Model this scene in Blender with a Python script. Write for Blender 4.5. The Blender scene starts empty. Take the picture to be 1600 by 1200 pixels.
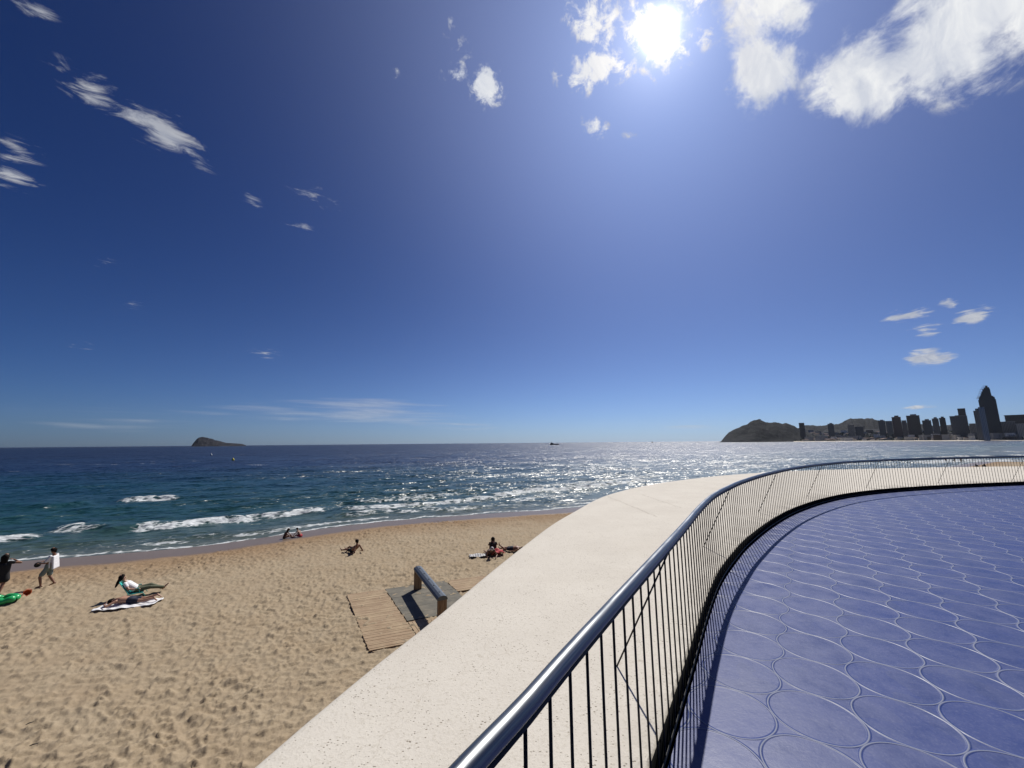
import bpy, bmesh, math, random
import numpy as np
from mathutils import Vector, Matrix
random.seed(7); rng = np.random.default_rng(11)
SC = bpy.context.scene
COL = SC.collection
R = math.radians

# ---------------------------------------------------------------- camera
CAMZ = 1.65
PITCH, ROLL, F = R(8.7), R(0.5), 601.0
fwd = np.array([0, math.cos(PITCH), math.sin(PITCH)]); rt0 = np.array([1., 0, 0]); up0 = np.cross(rt0, fwd)
RT = math.cos(ROLL)*rt0 - math.sin(ROLL)*up0
UP = math.cos(ROLL)*up0 + math.sin(ROLL)*rt0
cd = bpy.data.cameras.new('camera'); cam = bpy.data.objects.new('camera', cd); COL.objects.link(cam)
cd.sensor_width = 36; cd.lens = F/1600*36; cd.clip_start = .05; cd.clip_end = 40000
M = Matrix([[RT[0], UP[0], -fwd[0], 0], [RT[1], UP[1], -fwd[1], 0], [RT[2], UP[2], -fwd[2], CAMZ], [0, 0, 0, 1]])
cam.matrix_world = M
SC.camera = cam
def ray(x, y): return RT*(x-800)+UP*(600-y)+fwd*F
def at(x, y, z):                      # point of the photograph on the level z
    d = ray(x, y); d = d*((z-CAMZ)/d[2]); return np.array([d[0], d[1], z])
def far(x, depth, z=0.):              # point at a ground distance ahead, seen in column x
    d = ray(x, 692-(x-800)*.00875); return np.array([d[0]*depth/d[1], depth, z])
def hgt(x, y, depth):                 # height seen at a pixel at that distance ahead
    d = ray(x, y); return CAMZ + d[2]*depth/d[1]

# ---------------------------------------------------------------- light
SAZ, SEL = R(24.67), R(48.35)
SDIR = Vector((math.sin(SAZ)*math.cos(SEL), math.cos(SAZ)*math.cos(SEL), math.sin(SEL)))
sl = bpy.data.lights.new('sun', 'SUN'); sl.energy = 5.0; sl.angle = R(.5); sl.color = (1, .955, .88)
so = bpy.data.objects.new('sun', sl); COL.objects.link(so)
so.rotation_euler = SDIR.to_track_quat('Z', 'Y').to_euler()
VS = SC.view_settings
VS.view_transform = 'Standard'; VS.look = 'None'; VS.exposure = 0.0; VS.gamma = 1.0; VS.use_curve_mapping = False
SC.cycles.max_bounces = 6; SC.cycles.diffuse_bounces = 3; SC.cycles.glossy_bounces = 3
SC.cycles.sample_clamp_indirect = 4.0

class NT:
    """small helper for node trees"""
    def __init__(s, nt): s.nt = nt; s.n = nt.nodes; s.l = nt.links
    def put(s, sock, v):
        if v is None: return
        if isinstance(v, bpy.types.NodeSocket): s.l.new(v, sock)
        else:
            if sock.type == 'RGBA' and not isinstance(v, (int, float)) and len(v) == 3: v = (*v, 1)
            sock.default_value = v
    def math(s, op, a, b=None, c=None, clamp=False):
        n = s.n.new('ShaderNodeMath'); n.operation = op; n.use_clamp = clamp
        for i, v in enumerate((a, b, c)): s.put(n.inputs[i], v)
        return n.outputs[0]
    def vec(s, op, a, b=None, c=None, scale=None):
        n = s.n.new('ShaderNodeVectorMath'); n.operation = op
        for i, v in enumerate((a, b, c)): s.put(n.inputs[i], v)
        if scale is not None: s.put(n.inputs['Scale'], scale)
        return n.outputs['Value'] if op in ('DOT_PRODUCT', 'LENGTH', 'DISTANCE') else n.outputs[0]
    def noise(s, v, scale=1., detail=4., rough=.55, dist=0., dim='3D', color=False):
        n = s.n.new('ShaderNodeTexNoise'); n.noise_dimensions = dim
        s.put(n.inputs['Vector'], v); n.inputs['Scale'].default_value = scale
        n.inputs['Detail'].default_value = detail; n.inputs['Roughness'].default_value = rough
        n.inputs['Distortion'].default_value = dist
        return n.outputs['Color'] if color else n.outputs[0]
    def voro(s, v, scale=1., feature='F1', out='Distance', rnd=1.):
        n = s.n.new('ShaderNodeTexVoronoi'); n.feature = feature; s.put(n.inputs['Vector'], v)
        n.inputs['Scale'].default_value = scale; n.inputs['Randomness'].default_value = rnd
        return n.outputs[out]
    def mapr(s, v, a, b, c=0., d=1., smooth=False):
        n = s.n.new('ShaderNodeMapRange'); n.interpolation_type = 'SMOOTHSTEP' if smooth else 'LINEAR'
        for i, x in enumerate((v, a, b, c, d)): s.put(n.inputs[i], x)
        return n.outputs[0]
    def mix(s, f, a, b, mode='MIX'):
        n = s.n.new('ShaderNodeMix'); n.data_type = 'RGBA'; n.blend_type = mode; n.clamp_factor = True
        s.put(n.inputs['Factor'], f); s.put(n.inputs[6], a); s.put(n.inputs[7], b)
        return n.outputs[2]
    def ramp(s, f, stops):
        n = s.n.new('ShaderNodeValToRGB'); s.put(n.inputs[0], f); e = n.color_ramp.elements
        while len(e) < len(stops): e.new(.5)
        for k, (p, c) in zip(e, stops): k.position = p; k.color = (*c, 1)
        return n.outputs[0]
    def sep(s, v):
        n = s.n.new('ShaderNodeSeparateXYZ'); s.put(n.inputs[0], v); return n.outputs
    def comb(s, x=0., y=0., z=0.):
        n = s.n.new('ShaderNodeCombineXYZ')
        for i, v in enumerate((x, y, z)): s.put(n.inputs[i], v)
        return n.outputs[0]
    def attr(s, name, out='Fac'):
        n = s.n.new('ShaderNodeAttribute'); n.attribute_name = name; return n.outputs[out]
    def bump(s, h, strength=1., dist=.01, normal=None):
        n = s.n.new('ShaderNodeBump'); n.inputs['Strength'].default_value = strength
        n.inputs['Distance'].default_value = dist; s.put(n.inputs['Height'], h)
        if normal is not None: s.put(n.inputs['Normal'], normal)
        return n.outputs[0]
    def pos(s): return s.n.new('ShaderNodeNewGeometry').outputs['Position']
    def obj(s): return s.n.new('ShaderNodeTexCoord').outputs['Object']

# ---------------------------------------------------------------- sky
W = bpy.data.worlds.new('World'); SC.world = W; W.use_nodes = True
W.cycles.sampling_method = 'MANUAL'; W.cycles.sample_map_resolution = 1024
t = NT(W.node_tree); W.node_tree.nodes.clear()
wo = t.n.new('ShaderNodeOutputWorld'); bg = t.n.new('ShaderNodeBackground')
sky = t.n.new('ShaderNodeTexSky'); sky.sky_type = 'NISHITA'; sky.sun_disc = False
sky.sun_elevation = SEL; sky.sun_rotation = SAZ; sky.altitude = 0
sky.air_density = 1.0; sky.dust_density = .35; sky.ozone_density = 2.6
D = t.n.new('ShaderNodeTexCoord').outputs['Generated']
D = t.vec('NORMALIZE', D)
dz = t.sep(D)[2]
skyc = t.n.new('ShaderNodeHueSaturation'); t.put(skyc.inputs['Color'], sky.outputs[0]); skyc.inputs['Saturation'].default_value = 1.12
SKYS = .085
g = t.n.new('ShaderNodeGamma'); t.put(g.inputs[0], t.vec('SCALE', skyc.outputs[0], scale=SKYS)); g.inputs[1].default_value = 1.4
hz = t.math('EXPONENT', t.math('MULTIPLY', t.math('MAXIMUM', dz, 0.), -11.))
tint = t.mix(hz, (.17, .335, .59), (.20, .36, .92))
base = t.vec('MULTIPLY', g.outputs[0], tint)
# aureole of the veiled sun
ca = t.vec('DOT_PRODUCT', D, tuple(SDIR))
th = t.math('ARCCOSINE', t.math('MINIMUM', ca, .999999))
def gl(w, k, p=1.):
    return t.math('MULTIPLY', t.math('EXPONENT', t.math('MULTIPLY', t.math('POWER', t.math('DIVIDE', th, R(w)), p), -1.)), k)
halo = t.vec('SCALE', (1., .99, .97), scale=t.math('ADD', gl(1.08, 9., 2.), gl(3.0, .6, 1.2)))
broad = t.vec('SCALE', (.55, .64, 1.), scale=t.math('ADD', gl(9., .16, 1.5), gl(28., .40, 2.)))
low_ = t.vec('SCALE', (.78, .92, 1.05), scale=t.math('MULTIPLY', gl(46., .86, 2.), t.math('EXPONENT', t.math('MULTIPLY', t.math('MAXIMUM', dz, 0.), -7.))))
broad = t.vec('ADD', broad, low_)
# clouds: patches fixed to directions of the sky, their outlines broken by noise
def px(x, y):
    d = ray(x, y); return Vector(d/np.linalg.norm(d))
def patch(x0, y0, x1, y1, wid, dens):
    """a cloud from one direction to another, wid = half width (in degrees*10)"""
    a, b = px(x0, y0), px(x1, y1); c = (a+b).normalized(); u = (b-a); su = max(u.length/2, .004); u.normalize(); v = c.cross(u).normalized()
    sv = wid/601*(c.dot(Vector(fwd)))
    mp = t.n.new('ShaderNodeMapping'); mp.vector_type = 'TEXTURE'; t.l.new(D, mp.inputs[0])
    mp.inputs['Location'].default_value = c; mp.inputs['Scale'].default_value = (su*1.25+.006, sv*1.35+.003, .5)
    mp.inputs['Rotation'].default_value = Matrix((u, v, c)).transposed().to_euler()
    return t.math('MULTIPLY_ADD', t.vec('LENGTH', mp.outputs[0]), -dens*1.25, dens*1.25)
def union(ps):
    m = ps[0]
    for p in ps[1:]: m = t.math('MAXIMUM', m, p)
    return t.math('MAXIMUM', m, 0.)
den = t.math('MAXIMUM', t.math('ADD', dz, .12), .05)
flat = t.vec('SCALE', D, scale=t.math('DIVIDE', 1., den))
big = union([patch(1265, 165, 1440, 45, 62, 1.), patch(1250, 120, 1480, 120, 62, 1.), patch(1340, 95, 1700, -20, 80, 1.2), patch(1430, 130, 1640, 60, 50, .85),
             patch(1150, 100, 1245, 130, 50, 1.1), patch(1140, 30, 1230, 115, 42, .85), patch(1120, 15, 1320, -20, 36, .9), patch(1355, 40, 1460, 15, 30, .55),
             patch(1500, -60, 1720, -60, 90, 1.2), patch(1400, 110, 1520, 70, 60, 1.1), patch(1180, 40, 1300, 0, 40, .9)])
mid = union([patch(870, 118, 1000, 88, 28, .85), patch(880, 0, 985, 75, 32, .8), patch(920, 65, 1060, 20, 34, .7), patch(1000, 98, 1085, 60, 30, .85),
             patch(1040, 10, 1110, -20, 30, .7), patch(1060, 90, 1115, 40, 18, .5), patch(736, 116, 784, 150, 28, .95), patch(692, 105, 738, 128, 17, .65), patch(700, 60, 740, 95, 12, .33),
             patch(912, 188, 948, 212, 13, .8), patch(700, 30, 712, 36, 8, .35), patch(610, 112, 622, 118, 6, .38), patch(975, 208, 992, 212, 5, .3)])
wisp = union([patch(85, 100, 200, 180, 24, .62), patch(195, 172, 310, 238, 27, .95), patch(285, 235, 335, 270, 10, .5), patch(15, 0, 100, 32, 14, .7), patch(-20, 222, 68, 245, 15, .7),
              patch(-20, 262, 60, 292, 15, .65), patch(375, 310, 410, 318, 9, .6), patch(455, 292, 525, 322, 15, .5), patch(480, 320, 520, 325, 8, .4), patch(140, 408, 180, 412, 6, .34), patch(190, 472, 222, 478, 6, .34), patch(105, 539, 150, 542, 5, .36),
              patch(390, 546, 435, 556, 8, .4), patch(450, 348, 500, 358, 6, .33)])
low = union([patch(1380, 498, 1462, 486, 8, .85), patch(1420, 560, 1485, 557, 11, 1.25), patch(1496, 498, 1542, 494, 13, 1.1), patch(1420, 516, 1472, 514, 8, .55), patch(1465, 474, 1505, 475, 6, .55),
             patch(1525, 479, 1560, 482, 5, .6), patch(1405, 637, 1455, 636, 4, .7)])
veil = union([patch(420, 632, 690, 634, 8, .6), patch(280, 640, 560, 645, 13, .42), patch(460, 640, 730, 655, 14, .6), patch(640, 660, 780, 668, 10, .34), patch(1030, 664, 1130, 668, 8, .36), patch(0, 650, 300, 660, 14, .28)])
n1 = t.noise(D, 11., 7., .64, .25)
n2 = t.noise(D, 30., 6., .66, .3)
rw = t.n.new('ShaderNodeVectorRotate'); rw.rotation_type = 'Z_AXIS'; t.put(rw.inputs['Vector'], flat); rw.inputs['Angle'].default_value = R(-38)
n3 = t.noise(t.vec('MULTIPLY', rw.outputs[0], (11., 22., 11.)), 1., 7., .66, .6)
n4 = t.noise(t.vec('MULTIPLY', D, (30., 30., 130.)), 1., 5., .6, .5)
n5 = t.noise(t.vec('MULTIPLY', D, (5., 5., 90.)), 1., 5., .5, .2)
def cover(m, n, lo, hi, k):
    return t.mapr(t.math('ADD', m, t.math('MULTIPLY', t.math('SUBTRACT', n, .5), k)), lo, hi, 0., 1., True)
gate = lambda m: t.mapr(m, 0.0, .18)
cB = t.math('MULTIPLY', cover(big, n1, .18, .98, 3.4), t.mapr(big, .0, .2))
cM = t.math('MULTIPLY', cover(mid, n2, .28, 1.05, 3.8), gate(mid))
cW = t.math('MULTIPLY', cover(wisp, n3, .28, 1.15, 2.9), gate(wisp))
cL = t.math('MULTIPLY', cover(low, n4, .30, .95, 2.5), gate(low))
cV = t.math('MULTIPLY', t.math('MULTIPLY', cover(veil, n5, .14, .9, 1.7), gate(veil)), .42)
cc = t.math('MAXIMUM', t.math('MAXIMUM', cB, t.math('MULTIPLY', cM, .95)), t.math('MAXIMUM', t.math('MULTIPLY', cW, .8), t.math('MAXIMUM', t.math('MULTIPLY', cL, .85), cV)))
shade = t.noise(t.vec('MULTIPLY', rw.outputs[0], (5., 14., 5.)), 1., 6., .6, .8)
cloudc = t.mix(t.mapr(shade, .32, .66), (.56, .60, .70), (.88, .89, .90))
cloudc = t.mix(t.mapr(t.math('ADD', big, mid), .1, .5), t.vec('SCALE', cloudc, scale=.72), cloudc)
lit = t.vec('ADD', cloudc, t.vec('SCALE', (1., .80, .52), scale=gl(6., .45, 1.5)))
skyall = t.vec('ADD', t.vec('ADD', base, broad), t.vec('SCALE', halo, scale=1.))
out = t.mix(cc, skyall, t.vec('ADD', lit, t.vec('SCALE', halo, scale=.6)))
t.put(bg.inputs['Color'], out); bg.inputs['Strength'].default_value = 1.0
t.l.new(bg.outputs[0], wo.inputs[0])

# ---------------------------------------------------------------- object helpers
def link(name, me, mat=None, parent=None, smooth=False):
    o = bpy.data.objects.new(name, me); COL.objects.link(o)
    if mat: me.materials.append(mat)
    if parent: o.parent = parent
    if smooth: me.shade_smooth()
    return o
def tag(o, label=None, cat=None, group=None, kind=None):
    for k, v in (('label', label), ('category', cat), ('group', group), ('kind', kind)):
        if v: o[k] = v
    return o
def empty(name, loc=(0, 0, 0), rz=0., label=None, cat=None, group=None):
    o = bpy.data.objects.new(name, None); COL.objects.link(o); o.location = loc; o.rotation_euler = (0, 0, rz); o.empty_display_size = .2
    return tag(o, label, cat, group)
def npmesh(name, V, Fq):
    """mesh from arrays: V (n,3), Fq (m,4) quads or list"""
    me = bpy.data.meshes.new(name)
    if isinstance(Fq, np.ndarray):
        k = Fq.shape[1]
        me.vertices.add(len(V)); me.vertices.foreach_set('co', np.asarray(V, np.float32).ravel())
        me.loops.add(Fq.size); me.loops.foreach_set('vertex_index', Fq.astype(np.int32).ravel())
        me.polygons.add(len(Fq)); me.polygons.foreach_set('loop_start', np.arange(0, Fq.size, k, dtype=np.int32))
        me.update(calc_edges=True)
    else:
        me.from_pydata([tuple(v) for v in V], [], Fq); me.update()
    return me
def gridmesh(name, P):
    """P (rows, cols, 3)"""
    r, c = P.shape[:2]; i = np.arange(r*c).reshape(r, c)
    Q = np.stack([i[:-1, :-1], i[:-1, 1:], i[1:, 1:], i[1:, :-1]], -1).reshape(-1, 4)
    return npmesh(name, P.reshape(-1, 3), Q)
def addattr(me, name, vals, vec=False):
    a = me.attributes.new(name, 'FLOAT_VECTOR' if vec else 'FLOAT', 'POINT')
    a.data.foreach_set('vector' if vec else 'value', np.asarray(vals, np.float32).ravel())
class MB:
    def __init__(s): s.v = []; s.f = []
    def box(s, c, d, rz=0., tz=0., ty=0., M=None):
        m = Matrix.Translation(c) @ Matrix.Rotation(rz, 4, 'Z') @ Matrix.Rotation(ty, 4, 'Y') @ Matrix.Rotation(tz, 4, 'X')
        if M is not None: m = M @ m
        k = len(s.v)
        for x in (-.5, .5):
            for y in (-.5, .5):
                for z in (-.5, .5): s.v.append(tuple(m @ Vector((x*d[0], y*d[1], z*d[2]))))
        s.f += [tuple(k+i for i in q) for q in ((0, 1, 3, 2), (4, 6, 7, 5), (0, 4, 5, 1), (2, 3, 7, 6), (0, 2, 6, 4), (1, 5, 7, 3))]
        return s
    def prism(s, pts, z0, z1):
        k = len(s.v); n = len(pts)
        s.v += [(p[0], p[1], z0) for p in pts]+[(p[0], p[1], z1) for p in pts]
        s.f += [tuple(k+i for i in range(n))[::-1], tuple(k+n+i for i in range(n))]
        s.f += [(k+i, k+(i+1) % n, k+n+(i+1) % n, k+n+i) for i in range(n)]
        return s
    def tube(s, pts, r, seg=10, cap=True):
        pts = [Vector(p) for p in pts]; k = len(s.v); n = len(pts)
        rr = r if isinstance(r, (list, tuple)) else [r]*n
        prev = None
        for i, p in enumerate(pts):
            d = (pts[min(i+1, n-1)]-pts[max(i-1, 0)]).normalized()
            a = prev if prev is not None else (Vector((0, 0, 1)) if abs(d.z) < .9 else Vector((1, 0, 0)))
            x = (a-d*a.dot(d)).normalized(); prev = x; y = d.cross(x)
            for j in range(seg):
                q = 2*math.pi*j/seg; s.v.append(tuple(p+(x*math.cos(q)+y*math.sin(q))*rr[i]))
        for i in range(n-1):
            for j in range(seg):
                a, b = k+i*seg+j, k+i*seg+(j+1) % seg; s.f.append((a, b, b+seg, a+seg))
        if cap:
            s.f.append(tuple(k+j for j in range(seg))[::-1]); s.f.append(tuple(k+(n-1)*seg+j for j in range(seg)))
        return s
    def build(s, name, mat, parent=None, smooth=False, bevel=0.):
        me = bpy.data.meshes.new(name); me.from_pydata(s.v, [], s.f)
        if bevel:
            bm = bmesh.new(); bm.from_mesh(me); bmesh.ops.bevel(bm, geom=bm.edges[:], offset=bevel, segments=2, affect='EDGES', profile=.6); bm.to_mesh(me); bm.free()
        me.update(); o = link(name, me, mat, parent, False)
        if smooth: me.shade_smooth()
        return o
MATS = {}
def mat(name, color=(.5, .5, .5), rough=.6, metal=0., vary=.0, scale=6., spec=.5, sheen=0.):
    if name in MATS: return MATS[name]
    m = bpy.data.materials.new(name); m.use_nodes = True; k = NT(m.node_tree); b = m.node_tree.nodes['Principled BSDF']
    if vary:
        n = k.noise(k.obj(), scale, 5., .6)
        c = k.mix(k.mapr(n, .3, .7), tuple(x*(1-vary) for x in color), tuple(min(1, x*(1+vary)) for x in color))
        k.put(b.inputs['Base Color'], c)
    else: b.inputs['Base Color'].default_value = (*color, 1)
    b.inputs['Roughness'].default_value = rough; b.inputs['Metallic'].default_value = metal; b.inputs['Specular IOR Level'].default_value = spec
    MATS[name] = m
    return m
def newmat(name):
    m = bpy.data.materials.new(name); m.use_nodes = True; MATS[name] = m
    return m, NT(m.node_tree), m.node_tree.nodes['Principled BSDF']

# ---------------------------------------------------------------- curves of the promenade
def catmull(P, n):
    P = np.array(P, float); out = []
    Q = np.vstack([2*P[0]-P[1], P, 2*P[-1]-P[-2]])
    for i in range(1, len(Q)-2):
        a, b, c, d = Q[i-1:i+3]
        for k in range(n):
            u = k/n; out.append(.5*((2*b)+(-a+c)*u+(2*a-5*b+4*c-d)*u*u+(-a+3*b-3*c+d)*u**3))
    out.append(P[-1]); return np.array(out)
def resample(C, step):
    L = np.r_[0, np.cumsum(np.hypot(*np.diff(C, axis=0).T))]
    s = np.arange(0, L[-1], step)
    return np.c_[np.interp(s, L, C[:, 0]), np.interp(s, L, C[:, 1])], s
RAILP = [(-2.2, -7), (-1.6, -4.5), (-1.05, -2.4), (-.62, -.6), (-.28, .52), (.06, 1.11), (.38, 1.62), (.79, 2.26), (1.3, 3.06), (1.88, 3.98), (2.45, 4.82), (3.1, 5.65), (3.82, 6.5), (5.1, 7.85),
         (6.6, 9.25), (8.4, 10.65), (10.1, 11.7), (12.2, 12.62), (15.0, 13.45), (18.3, 14.15), (22.5, 14.8), (28, 15.1), (36, 14.4), (46, 12)]
rail_f = catmull(RAILP, 24)
rail, rail_s = resample(rail_f, .02)
def normals(C):
    T = np.gradient(C, axis=0); T /= np.hypot(*T.T)[:, None]; return T, np.c_[-T[:, 1], T[:, 0]]      # tangent, outward (sea side)
railT, railN = normals(rail)
OUTP = [(-4.5, -7.2), (-3.7, -4.6), (-2.85, -2.3), (-2.1, -.1), (-1.68, 1.1), (-1.35, 2.0), (-1.19, 2.5), (-1.0, 3.05), (-.76, 3.68), (-.33, 4.92), (.14, 6.2), (.74, 7.74), (1.45, 9.25), (2.1, 10.6), (2.92, 11.95), (4.35, 13.72), (6.29, 15.55),
        (8.95, 17.5), (11.5, 18.9), (14.3, 20.0), (17.6, 20.85), (21., 21.4), (24.8, 21.75), (28.4, 21.85), (37, 21), (51, 17.5)]
outer_f = catmull(np.array(OUTP), 24)
LEDGE = .12; SAND = -4.85; SEA = -5.35

# shoreline: signed distance, + = sea side
SH = np.array([(-260, -60), (-120, -6), (-60, 13.5), (-45, 19), (-36, 22.8), (-31.4, 24.9), (-27.1, 26.3), (-22.4, 28.2), (-19.4, 30.5), (-16.3, 33.6), (-11.8, 36.6), (-6.3, 38.8), (-.1, 40.9), (6.1, 42.9), (25, 52), (55, 68), (90, 88),
               (122, 107), (170, 140), (300, 240), (700, 500), (3000, 1900)], float)
SHc = catmull(SH, 4)
def shore(X, Y, C=SHc):
    sh = X.shape; X = X.ravel(); Y = Y.ravel()
    best = np.full(X.shape, 1e18); S = np.zeros(X.shape); Tt = np.zeros(X.shape); L = 0.
    for a, b in zip(C[:-1], C[1:]):
        d = b-a; l = math.hypot(*d)
        u = np.clip(((X-a[0])*d[0]+(Y-a[1])*d[1])/l/l, 0, 1)
        ex = X-a[0]-u*d[0]; ey = Y-a[1]-u*d[1]; q = ex*ex+ey*ey
        m = q < best; best[m] = q[m]; S[m] = np.sign(d[0]*ey[m]-d[1]*ex[m])*np.sqrt(q[m]); Tt[m] = L+u[m]*l
        L += l
    return S.reshape(sh), Tt.reshape(sh)
# value noise in numpy
def vnoise(x, y, seed=0):
    xi = np.floor(x).astype(np.int64); yi = np.floor(y).astype(np.int64); fx = x-xi; fy = y-yi
    def h(i, j):
        n = (i*374761393+j*668265263+seed*1442695041) & 0xffffffff
        n = ((n ^ (n >> 13))*1274126177) & 0xffffffff
        return ((n ^ (n >> 16)) & 0xffff)/65535.
    u = fx*fx*(3-2*fx); v = fy*fy*(3-2*fy)
    return (h(xi, yi)*(1-u)+h(xi+1, yi)*u)*(1-v)+(h(xi, yi+1)*(1-u)+h(xi+1, yi+1)*u)*v
def fbm(x, y, o=4, seed=0):
    s = 0; a = .5; t_ = 0
    for k in range(o): s = s+a*vnoise(x*2**k+k*17.3, y*2**k-k*9.1, seed+k); t_ += a; a *= .5
    return s/t_
def smooth(a, b, x):
    u = np.clip((x-a)/(b-a), 0, 1); return u*u*(3-2*u)

# ---------------------------------------------------------------- sand
def sand_base(S):                        # S signed shore distance (+ sea)
    inl = np.maximum(-S, 0)
    return np.where(S < 0, SEA+.52*(1-np.exp(-inl/4.5)), SEA-.07*S)
def sand_z(x, y):
    S, _ = shore(np.array([float(x)]), np.array([float(y)])); return float(sand_base(S)[0])
def pits(X, Y, cell, ani, seed):
    """worley: shallow footprints with sharp rims, each pit stretched its own way"""
    x = X/cell; y = Y/cell; xi = np.floor(x).astype(np.int64); yi = np.floor(y).astype(np.int64)
    best = np.full(X.shape, 9., np.float32)
    def h(i, j, k):
        n = (i*374761393+j*668265263+(k+seed)*1442695041) & 0xffffffff
        n = ((n ^ (n >> 13))*1274126177) & 0xffffffff; n = ((n ^ (n >> 15))*2246822519) & 0xffffffff
        return ((n ^ (n >> 16)) & 0xffff)/65535.
    for di in (-1, 0, 1):
        for dj in (-1, 0, 1):
            i = xi+di; j = yi+dj
            ex = x-i-h(i, j, 1); ey = y-j-h(i, j, 2); q = h(i, j, 3)*1.3-.15
            c = np.cos(q); s = np.sin(q); a = (ex*c+ey*s)/ani; b = (-ex*s+ey*c)*1.15
            d = np.sqrt(a*a+b*b)/(.62+.55*h(i, j, 4)) + h(i, j, 5)*.25
            best = np.minimum(best, d)
    return np.minimum(best, 1.)
rows, cols = 760, 1180
az = np.radians(np.linspace(-60, 58, cols)); dy = np.geomspace(640, 26, rows)
dist = 6.55*601/dy/.83
A, Dd = np.meshgrid(az, dist); X = np.sin(A)*Dd; Y = np.cos(A)*Dd
S, T = shore(X, Y)
Z = sand_base(S)
wob = (fbm(T*.25, S*.3, 3, 5)-.5)
dry = smooth(3.3, 5.2, -S+wob*2.)
fade = 1-smooth(55, 110, Dd)
wx = X+.25*(fbm(X*1.3, Y*1.3, 3, 9)-.5); wy = Y+.25*(fbm(X*1.3, Y*1.3, 3, 19)-.5)
amp = 1.0+.45*smooth(.35, .65, fbm(X*.22, Y*.22, 3, 31)); rim = 1-smooth(3., 11., -S)
pt = pits(wx, wy, .20, 1.75, 3); pt2 = pits(wx+7, wy-3, .11, 1.5, 8)
foot = (pt**2-.5)*.085+(pt2**1.6-.5)*.034+(fbm(X*.9, Y*.9, 3, 2)-.5)*.07
Z = Z+foot*dry*fade*amp*(1+.9*rim)
me = gridmesh('sand', np.stack([X, Y, Z], -1))
addattr(me, 'shore', S); addattr(me, 'pit', pt)
m, k, b = newmat('sand')
P = k.pos(); s_ = k.attr('shore')
fine = k.noise(P, 38., 6., .7); med = k.noise(P, 1.1, 4., .6); speck = k.noise(P, 210., 2., .5)
col = k.mix(k.mapr(fine, .3, .7), (.285, .226, .152), (.36, .29, .20))
col = k.mix(k.mapr(med, .35, .7), col, k.mix(.5, col, (.29, .215, .135)))
col = k.mix(k.mapr(speck, .62, .72), col, (.26, .18, .11))
dampn = k.math('ADD', s_, k.math('MULTIPLY', k.math('SUBTRACT', k.noise(P, .35, 4., .6), .5), 5.))
col = k.mix(k.mapr(dampn, -9.5, -4.), col, (.235, .155, .088))
wetn = k.math('ADD', s_, k.math('MULTIPLY', k.math('SUBTRACT', k.noise(P, .5, 3., .5), .5), 1.2))
wet = k.mapr(wetn, -4.4, -3.4, 0., 1., True)
col = k.mix(wet, col, (.155, .115, .085))
k.put(b.inputs['Base Color'], col)
k.put(b.inputs['Roughness'], k.mapr(wet, 0., 1., .95, .34)); b.inputs['Specular IOR Level'].default_value = .3
hb = k.math('ADD', k.math('MULTIPLY', k.noise(P, 9., 5., .6), 1.), k.math('MULTIPLY', fine, .25))
k.put(b.inputs['Normal'], k.bump(k.math('MULTIPLY', hb, k.math('SUBTRACT', 1., wet)), .8, .03))
sand = tag(link('sand', me, m, smooth=True), kind='structure')

# ---------------------------------------------------------------- sea
rows, cols = 900, 1300
az = np.radians(np.linspace(-62, 62, cols)); dy = np.r_[np.geomspace(200, 6, rows-60), np.geomspace(5.9, .25, 60)]
dist = 7*601/dy/.9
A, Dd = np.meshgrid(az, dist); X = np.sin(A)*Dd; Y = np.cos(A)*Dd
S, T = shore(X, Y)
Sw = S+(fbm(T*.12, S*.05, 3, 41)-.5)*2.2
nearf = 1-smooth(60, 260, Dd)
Zs = np.zeros_like(X)
# wind chop
for i in range(26):
    wl = 1.1*1.13**i; q = R(292)+rng.normal()*.38; kx, ky = math.cos(q)*2*math.pi/wl, math.sin(q)*2*math.pi/wl
    res = np.clip((wl*1.0-Dd*.012)/(wl*.5+1e-6), 0, 1)*np.clip((wl-Dd*Dd/4200*1.2)/wl*2, 0, 1)
    ph = X*kx+Y*ky+rng.uniform(0, 6.28)+1.3*fbm(X*.05, Y*.05, 2, 60+i)*6
    Zs += (1-np.abs(np.sin(ph/2)))*.016*wl**.72*res
Zs -= Zs.mean()*.5
calm = smooth(0., 5., S)
Zs *= calm*(.45+.55*smooth(2., 30., S))
foam = np.zeros_like(X)
def line_dist(P_):
    C = catmull(P_, 6); s2, t2 = shore(X, Y, C); L = np.hypot(*np.diff(C, axis=0).T).sum()
    ends = smooth(0, 2.5, t2)*(1-smooth(L-2.5, L, t2)); return s2, t2, ends
def W2(x, y): p = at(x, y, SEA); return (p[0], p[1])
def breaker(pix, h, wf, strength, seed, wl=1.1):
    wf = wf*.8
    """a breaking wave: a steep ridge, foam tumbling on its shore side"""
    global Zs, foam
    q, tt, e = line_dist([W2(*p) for p in pix])
    q = q+(fbm(tt*.5, q*0+seed, 4, seed)-.5)*2.2+(fbm(X*.8, Y*.8, 3, seed+2)-.5)*1.1
    crest = .45+.75*fbm(tt*.22, q*0, 3, seed+3)
    Zs = Zs+h*e*crest*(np.exp(-np.where(q > 0, q/(wl*1.6), q/(wl*.75))**2))
    nn = fbm(X*1.7, Y*1.7, 4, seed+7)
    f = smooth(-wf, -wf*.35, q)*(1-smooth(.1, .75, q))*e*strength*smooth(.25, .5, fbm(tt*.18, q*0+3, 3, seed+11)+.12)
    foam = np.maximum(foam, f*(.45+1.0*smooth(.25, .7, nn))); Zs = Zs+f*.05*nn
breaker([(60, 834), (110, 831), (180, 831), (250, 827), (330, 820), (400, 813), (460, 805), (525, 797)], .42, 3.0, .95, 3)
breaker([(-90, 866), (-40, 858), (0, 851), (45, 843), (85, 836)], .35, 2.6, 1., 5)
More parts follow.
